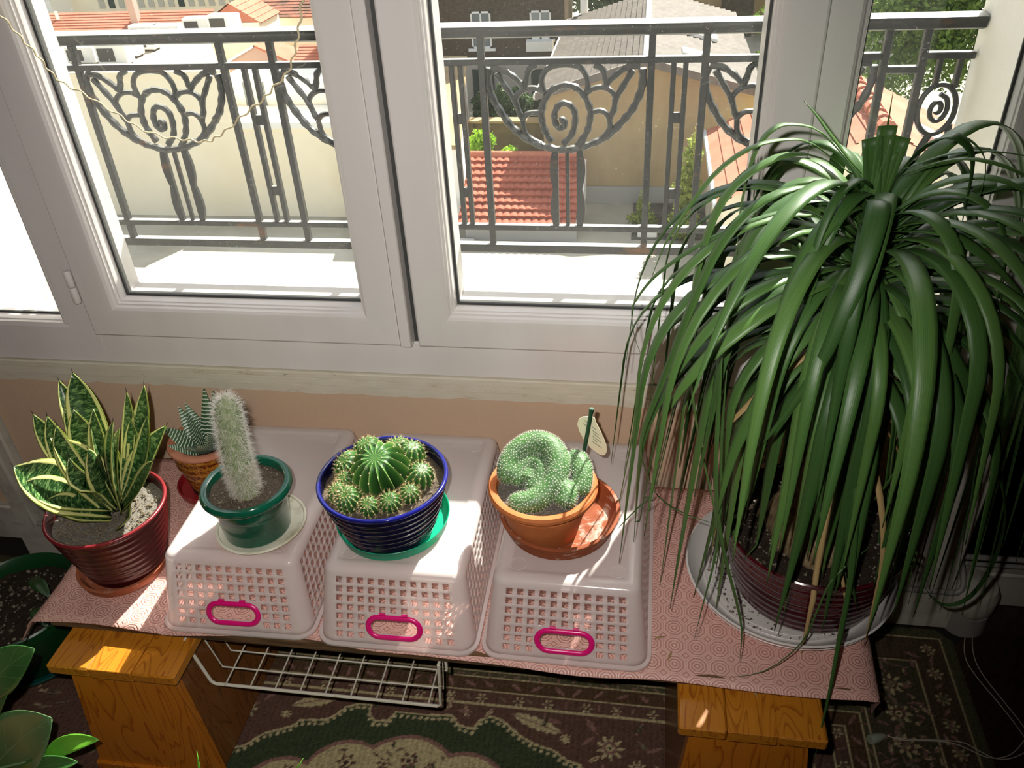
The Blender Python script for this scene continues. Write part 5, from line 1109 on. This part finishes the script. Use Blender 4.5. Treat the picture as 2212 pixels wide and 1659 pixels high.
# low red shed roof: ten courses of canal tiles
sh=bld('red_tiled_shed','low shed with ten courses of red canal tiles behind the rose railing panel',(-3.4,22,G)); part(MB().box(-5.1,-1.85,22.1,24.1,G,-8.35),'wall',M_GREYW,sh); part(MB().add([(-1.85,22.1,-8.4),(-1.85,24.2,-8.4),(-1.85,24.2,-7.3),(-1.72,22.1,-8.4),(-1.72,24.2,-8.4),(-1.72,24.2,-7.3)],[(0,1,2),(5,4,3),(0,3,4,1),(1,4,5,2),(0,2,5,3)]),'gable_wall',M_WHW,sh)
rows((-5.25,21.85,-8.42),(-1.86,21.85,-8.42),(-5.25,24.15,-7.22),(-1.86,24.15,-7.22),10,.10,M_TILE,sh,'tile_course',.035,16)
part(MB().tube([(-5.25,24.18,-7.16),(-1.86,24.18,-7.16)],.11,10),'ridge_tiles',M_TILE2,sh)
# ochre gable house with grey slate roof
gh=bld('ochre_gable_house','ochre gable house with a grey slate roof and two white skylights',(0,25,G)); gx,gz,ez,ex0,ex1=-.09,-4.78,-5.62,-3.08,3.1
part(MB().prism([(ex0,G),(ex1,G),(ex1,ez),(gx,gz),(ex0,ez)],(0,25.02,0),(1,0,0),(0,0,1),-10.2),'wall',M_TANW,gh); part(MB().box(ex0,ex1,24.94,25.0,G,-8.45),'plinth',M_GREYW,gh)
rows((ex0-.15,24.85,ez-.02),(ex0-.15,35.5,ez-.02),(gx,24.85,gz+.06),(gx,35.5,gz+.06),16,.07,M_SLT,gh,'slate_course'); rows((ex1+.15,24.85,ez-.02),(ex1+.15,36,ez-.02),(gx,24.85,gz+.06),(gx,36,gz+.06),16,.07,M_SLT2,gh,'slate_course')  # the right slope's slate is paler than the left's
part(MB().tube([(gx,24.85,gz+.10),(gx,35.5,gz+.10)],.10,8),'ridge',M_WHW,gh); part(MB().tube([(ex0-.2,24.85,ez-.06),(ex0-.2,35.5,ez-.06)],.075,8),'gutter',M_WHW,gh)
for xe in (ex0-.2,ex1+.2): part(MB().prism([(xe,ez-.13),(gx,gz-.03),(gx,gz+.19),(xe,ez+.09)],(0,24.86,0),(1,0,0),(0,0,1),.10),'verge_board',M_SLT2,gh)
for y in (26.6,29.6):
    q=.34; x=gx+(ex1-gx)*q; z=gz+(ez-gz)*q+.12; x2=gx+(ex1-gx)*.72; z2=gz+(ez-gz)*.72+.12; part(MB().poly3([(x,y,z+.08),(x2,y,z2+.08),(x2,y+.75,z2+.08),(x,y+.75,z+.08)],.10),'skylight',M_WHW,gh)
fb=bld('far_tan_block','far tan building with red shutters at the top centre',(6,48,G)); part(MB().box(1.0,16,48,56,G,2),'wall',M_TANW,fb)
for x in (2.3,5.4): part(MB().box(x,x+1.1,47.9,48.02,-4.2,-2.2),'shutter',MAT('red_shutter','#b33322',.6,.3),fb)
part(MB().box(3.6,5.2,47.5,48,G,2),'dark_pier',M_BROWNB,fb)
# beige house with red tiled gable roof, right
hh=bld('beige_tiled_house','beige house with an orange tiled gable roof, behind the right pane',(5,19,G)); hx,hz,e0,e1,hez=5.16,-4.80,1.72,8.6,-6.50
part(MB().prism([(e0+.15,G),(e1-.15,G),(e1-.15,hez),(hx,hz-.05),(e0+.15,hez)],(0,19.15,0),(1,0,0),(0,0,1),-5.2),'wall',M_CREAMW,hh)
rows((e0,18.9,hez),(e0,24.3,hez),(hx,18.9,hz),(hx,24.3,hz),12,.04,M_TILE2,hh); rows((e1,18.9,hez),(e1,24.3,hez),(hx,18.9,hz),(hx,24.3,hz),12,.04,M_TILE2,hh)
for k in range(12): part(MB().lathe([(.17,-.23),(.20,.23)],10,(hx,19.15+k*.45,hz+.03)),'ridge_tile',M_TILE2,hh) if False else part(MB().tube([(hx,18.92+k*.45,hz+.05),(hx,18.92+k*.45+.44,hz+.03)],[.20,.16],10),'ridge_tile',M_TILE2,hh)
part(MB().tube([(e0-.05,18.9,hez-.03),(e0-.05,24.3,hez-.03)],.07,8),'gutter',M_ZINC,hh)
part(MB().poly3([(6.3,20.2,-5.22),(7.1,20.2,-5.62),(7.1,21.1,-5.62),(6.3,21.1,-5.22)],.1),'skylight',M_WHW,hh)
p=at(1398,510,2,G)
tb_=thing('yard_box','white box standing on the pale yard behind the railing post','box',(p.x,p.y,G)); MB().bbox(-.28,.28,-.15,.15,0,.26,.03).build('body',M_WHW,tb_,False); MB().bbox(-.29,.29,-.16,.16,.26,.31,.02).build('lid',M_WHW,tb_,False)
p=at(985,516,2,G); p.y-=.4; tb_=thing('white_cover','flat white cover on the yard beside the middle stile','cover',(p.x,p.y,G)); MB().bbox(-.6,.6,-.25,.25,0,.10,.02).build('slab',M_WHW,tb_,False)
# trees and shrubs
def leafmat(n,c1,c2,tr): 
    a=N(n); rd=a.noise(3.5,3); return a.pbr(a.ramp(rd,[(.3,H(c1)),(.7,H(c2))]),.6,.3,trans=tr)
M_F1=leafmat('sunlit_tree_leaf','#4c6a2a','#7f9a45',.35); M_F2=leafmat('dark_hedge_leaf','#3d5532','#5d7640',.3); M_F3=leafmat('bright_shrub_leaf','#7fae2c','#b2d24c',.35); M_F4=leafmat('olive_sapling_leaf','#7d8c3a','#a9b35a',.35); M_TRK=MAT('brown_tree_bark','#5a4a38',.9,.1)
def tree(name,label,cat,loc,blobs,n,ls,mat,trunk,seed,group=None):
    t=thing(name,label,cat,loc,group=group); rs=np.random.default_rng(seed); V=[];F=[]
    tot=sum(b[3]*b[4]*b[5] for b in blobs)
    for (cx,cy,cz,rx,ry,rz) in blobs:
        k=int(n*rx*ry*rz/tot); d=rs.normal(size=(k,3)); d/=np.linalg.norm(d,axis=1)[:,None]; r=rs.random(k)**.35*(1+.25*np.sin(d[:,0]*7+seed)*np.cos(d[:,2]*6))
        P=np.array([cx,cy,cz])+d*r[:,None]*np.array([rx,ry,rz])
        a=rs.normal(size=(k,3)); a/=np.linalg.norm(a,axis=1)[:,None]; b=np.cross(a,rs.normal(size=(k,3))); b/=np.linalg.norm(b,axis=1)[:,None]; s=ls*(.6+.8*rs.random(k))[:,None]
        q=np.stack([P-a*s,P+b*s*.5,P+a*s,P-b*s*.5],1).reshape(-1,3); o=len(V); V+=[tuple(x) for x in q]; F+=[(o+4*i,o+4*i+1,o+4*i+2,o+4*i+3) for i in range(k)]
    MB().add(V,F).build('crown',mat,t,False)
    for p0,p1,r0 in trunk: MB().tube([p0,tuple((a_+b_)/2+.05 for a_,b_ in zip(p0,p1)),p1],[r0,r0*.8,r0*.5],8).build('trunk',M_TRK,t)
    return t
tree('leafy_tree','big sunlit leafy tree behind the orange tiled roof, right pane','tree',(12.5,33,G),[(-1.5,0,4.2,3.2,2.4,2.6),(2.5,.5,5.0,3.4,2.5,3.0),(-3.2,1,2.6,2.0,1.8,2.0),(5.5,0,3.4,2.6,2.2,2.6),(0,1.5,7.2,4.2,2.2,2.4)],60000,.105,M_F1,[((0,0,0),(0,0,4.5),.28),((0,0,3),(2.5,.5,5.5),.14),((0,0,2.6),(-2.2,0,4.6),.12)],1)
tree('leafy_tree','smaller leafy tree between slate roof and white mullion','tree',(5.6,33.5,G),[(0,0,3.6,1.5,1.4,2.0),(.6,0,5.4,1.7,1.4,1.6),(-.3,-.2,2.2,1.2,1.1,1.2)],16000,.105,M_F1,[((0,0,0),(0,0,4.5),.16)],2)
tree('leafy_tree','shaded tree behind the slate ridge, top centre','tree',(-1.7,44,G),[(-.5,0,4.2,2.6,1.6,2.6),(1.6,0,3.6,2.0,1.6,2.0)],9000,.18,M_F2,[((0,0,0),(0,0,4),.2)],3)
tree('dark_hedge','dark green hedge along the white wall above the garden wall','hedge',(-5.2,31.4,G),[(-.8,0,.95,.55,.5,.75),(.0,0,1.05,.75,.55,.85),(.8,0,.9,.65,.5,.7)],9000,.09,M_F2,[((-.5,0,0),(-.5,0,.9),.05),((.5,0,0),(.5,0,.9),.05)],4)
tree('bright_shrub','bright yellow-green shrub in front of the garden wall, beside the iron post','shrub',(-5.55,27.6,G),[(0,0,.75,.45,.4,.75),(.1,0,1.15,.3,.3,.35)],1500,.09,M_F3,[((0,0,0),(0,0,.8),.03)],5)
tree('bright_shrub','small yellow-green shrub just right of the bright one, above the shed ridge','shrub',(-4.55,27.0,G),[(0,0,.75,.32,.3,.35)],500,.09,M_F3,[((0,0,0),(0,0,.7),.03)],6)
tree('sapling','thin green sapling growing from the dark paving by the ochre wall','shrub',(.0,23.2,G),[(0,0,.25,.42,.35,.28),(0,0,.65,.20,.2,.35),(0,0,1.05,.10,.1,.3)],420,.085,M_F4,[((0,0,0),(0,0,1.1),.02)],7)
tree('olive_shrub','tall olive-green shrub against the ochre wall, left of the orange roof','shrub',(1.15,22.3,G),[(0,0,.6,.42,.4,.6),(.05,0,1.6,.36,.3,.7),(.12,0,2.5,.22,.22,.6)],1500,.085,M_F4,[((0,0,0),(0.1,0,2.6),.03)],8)
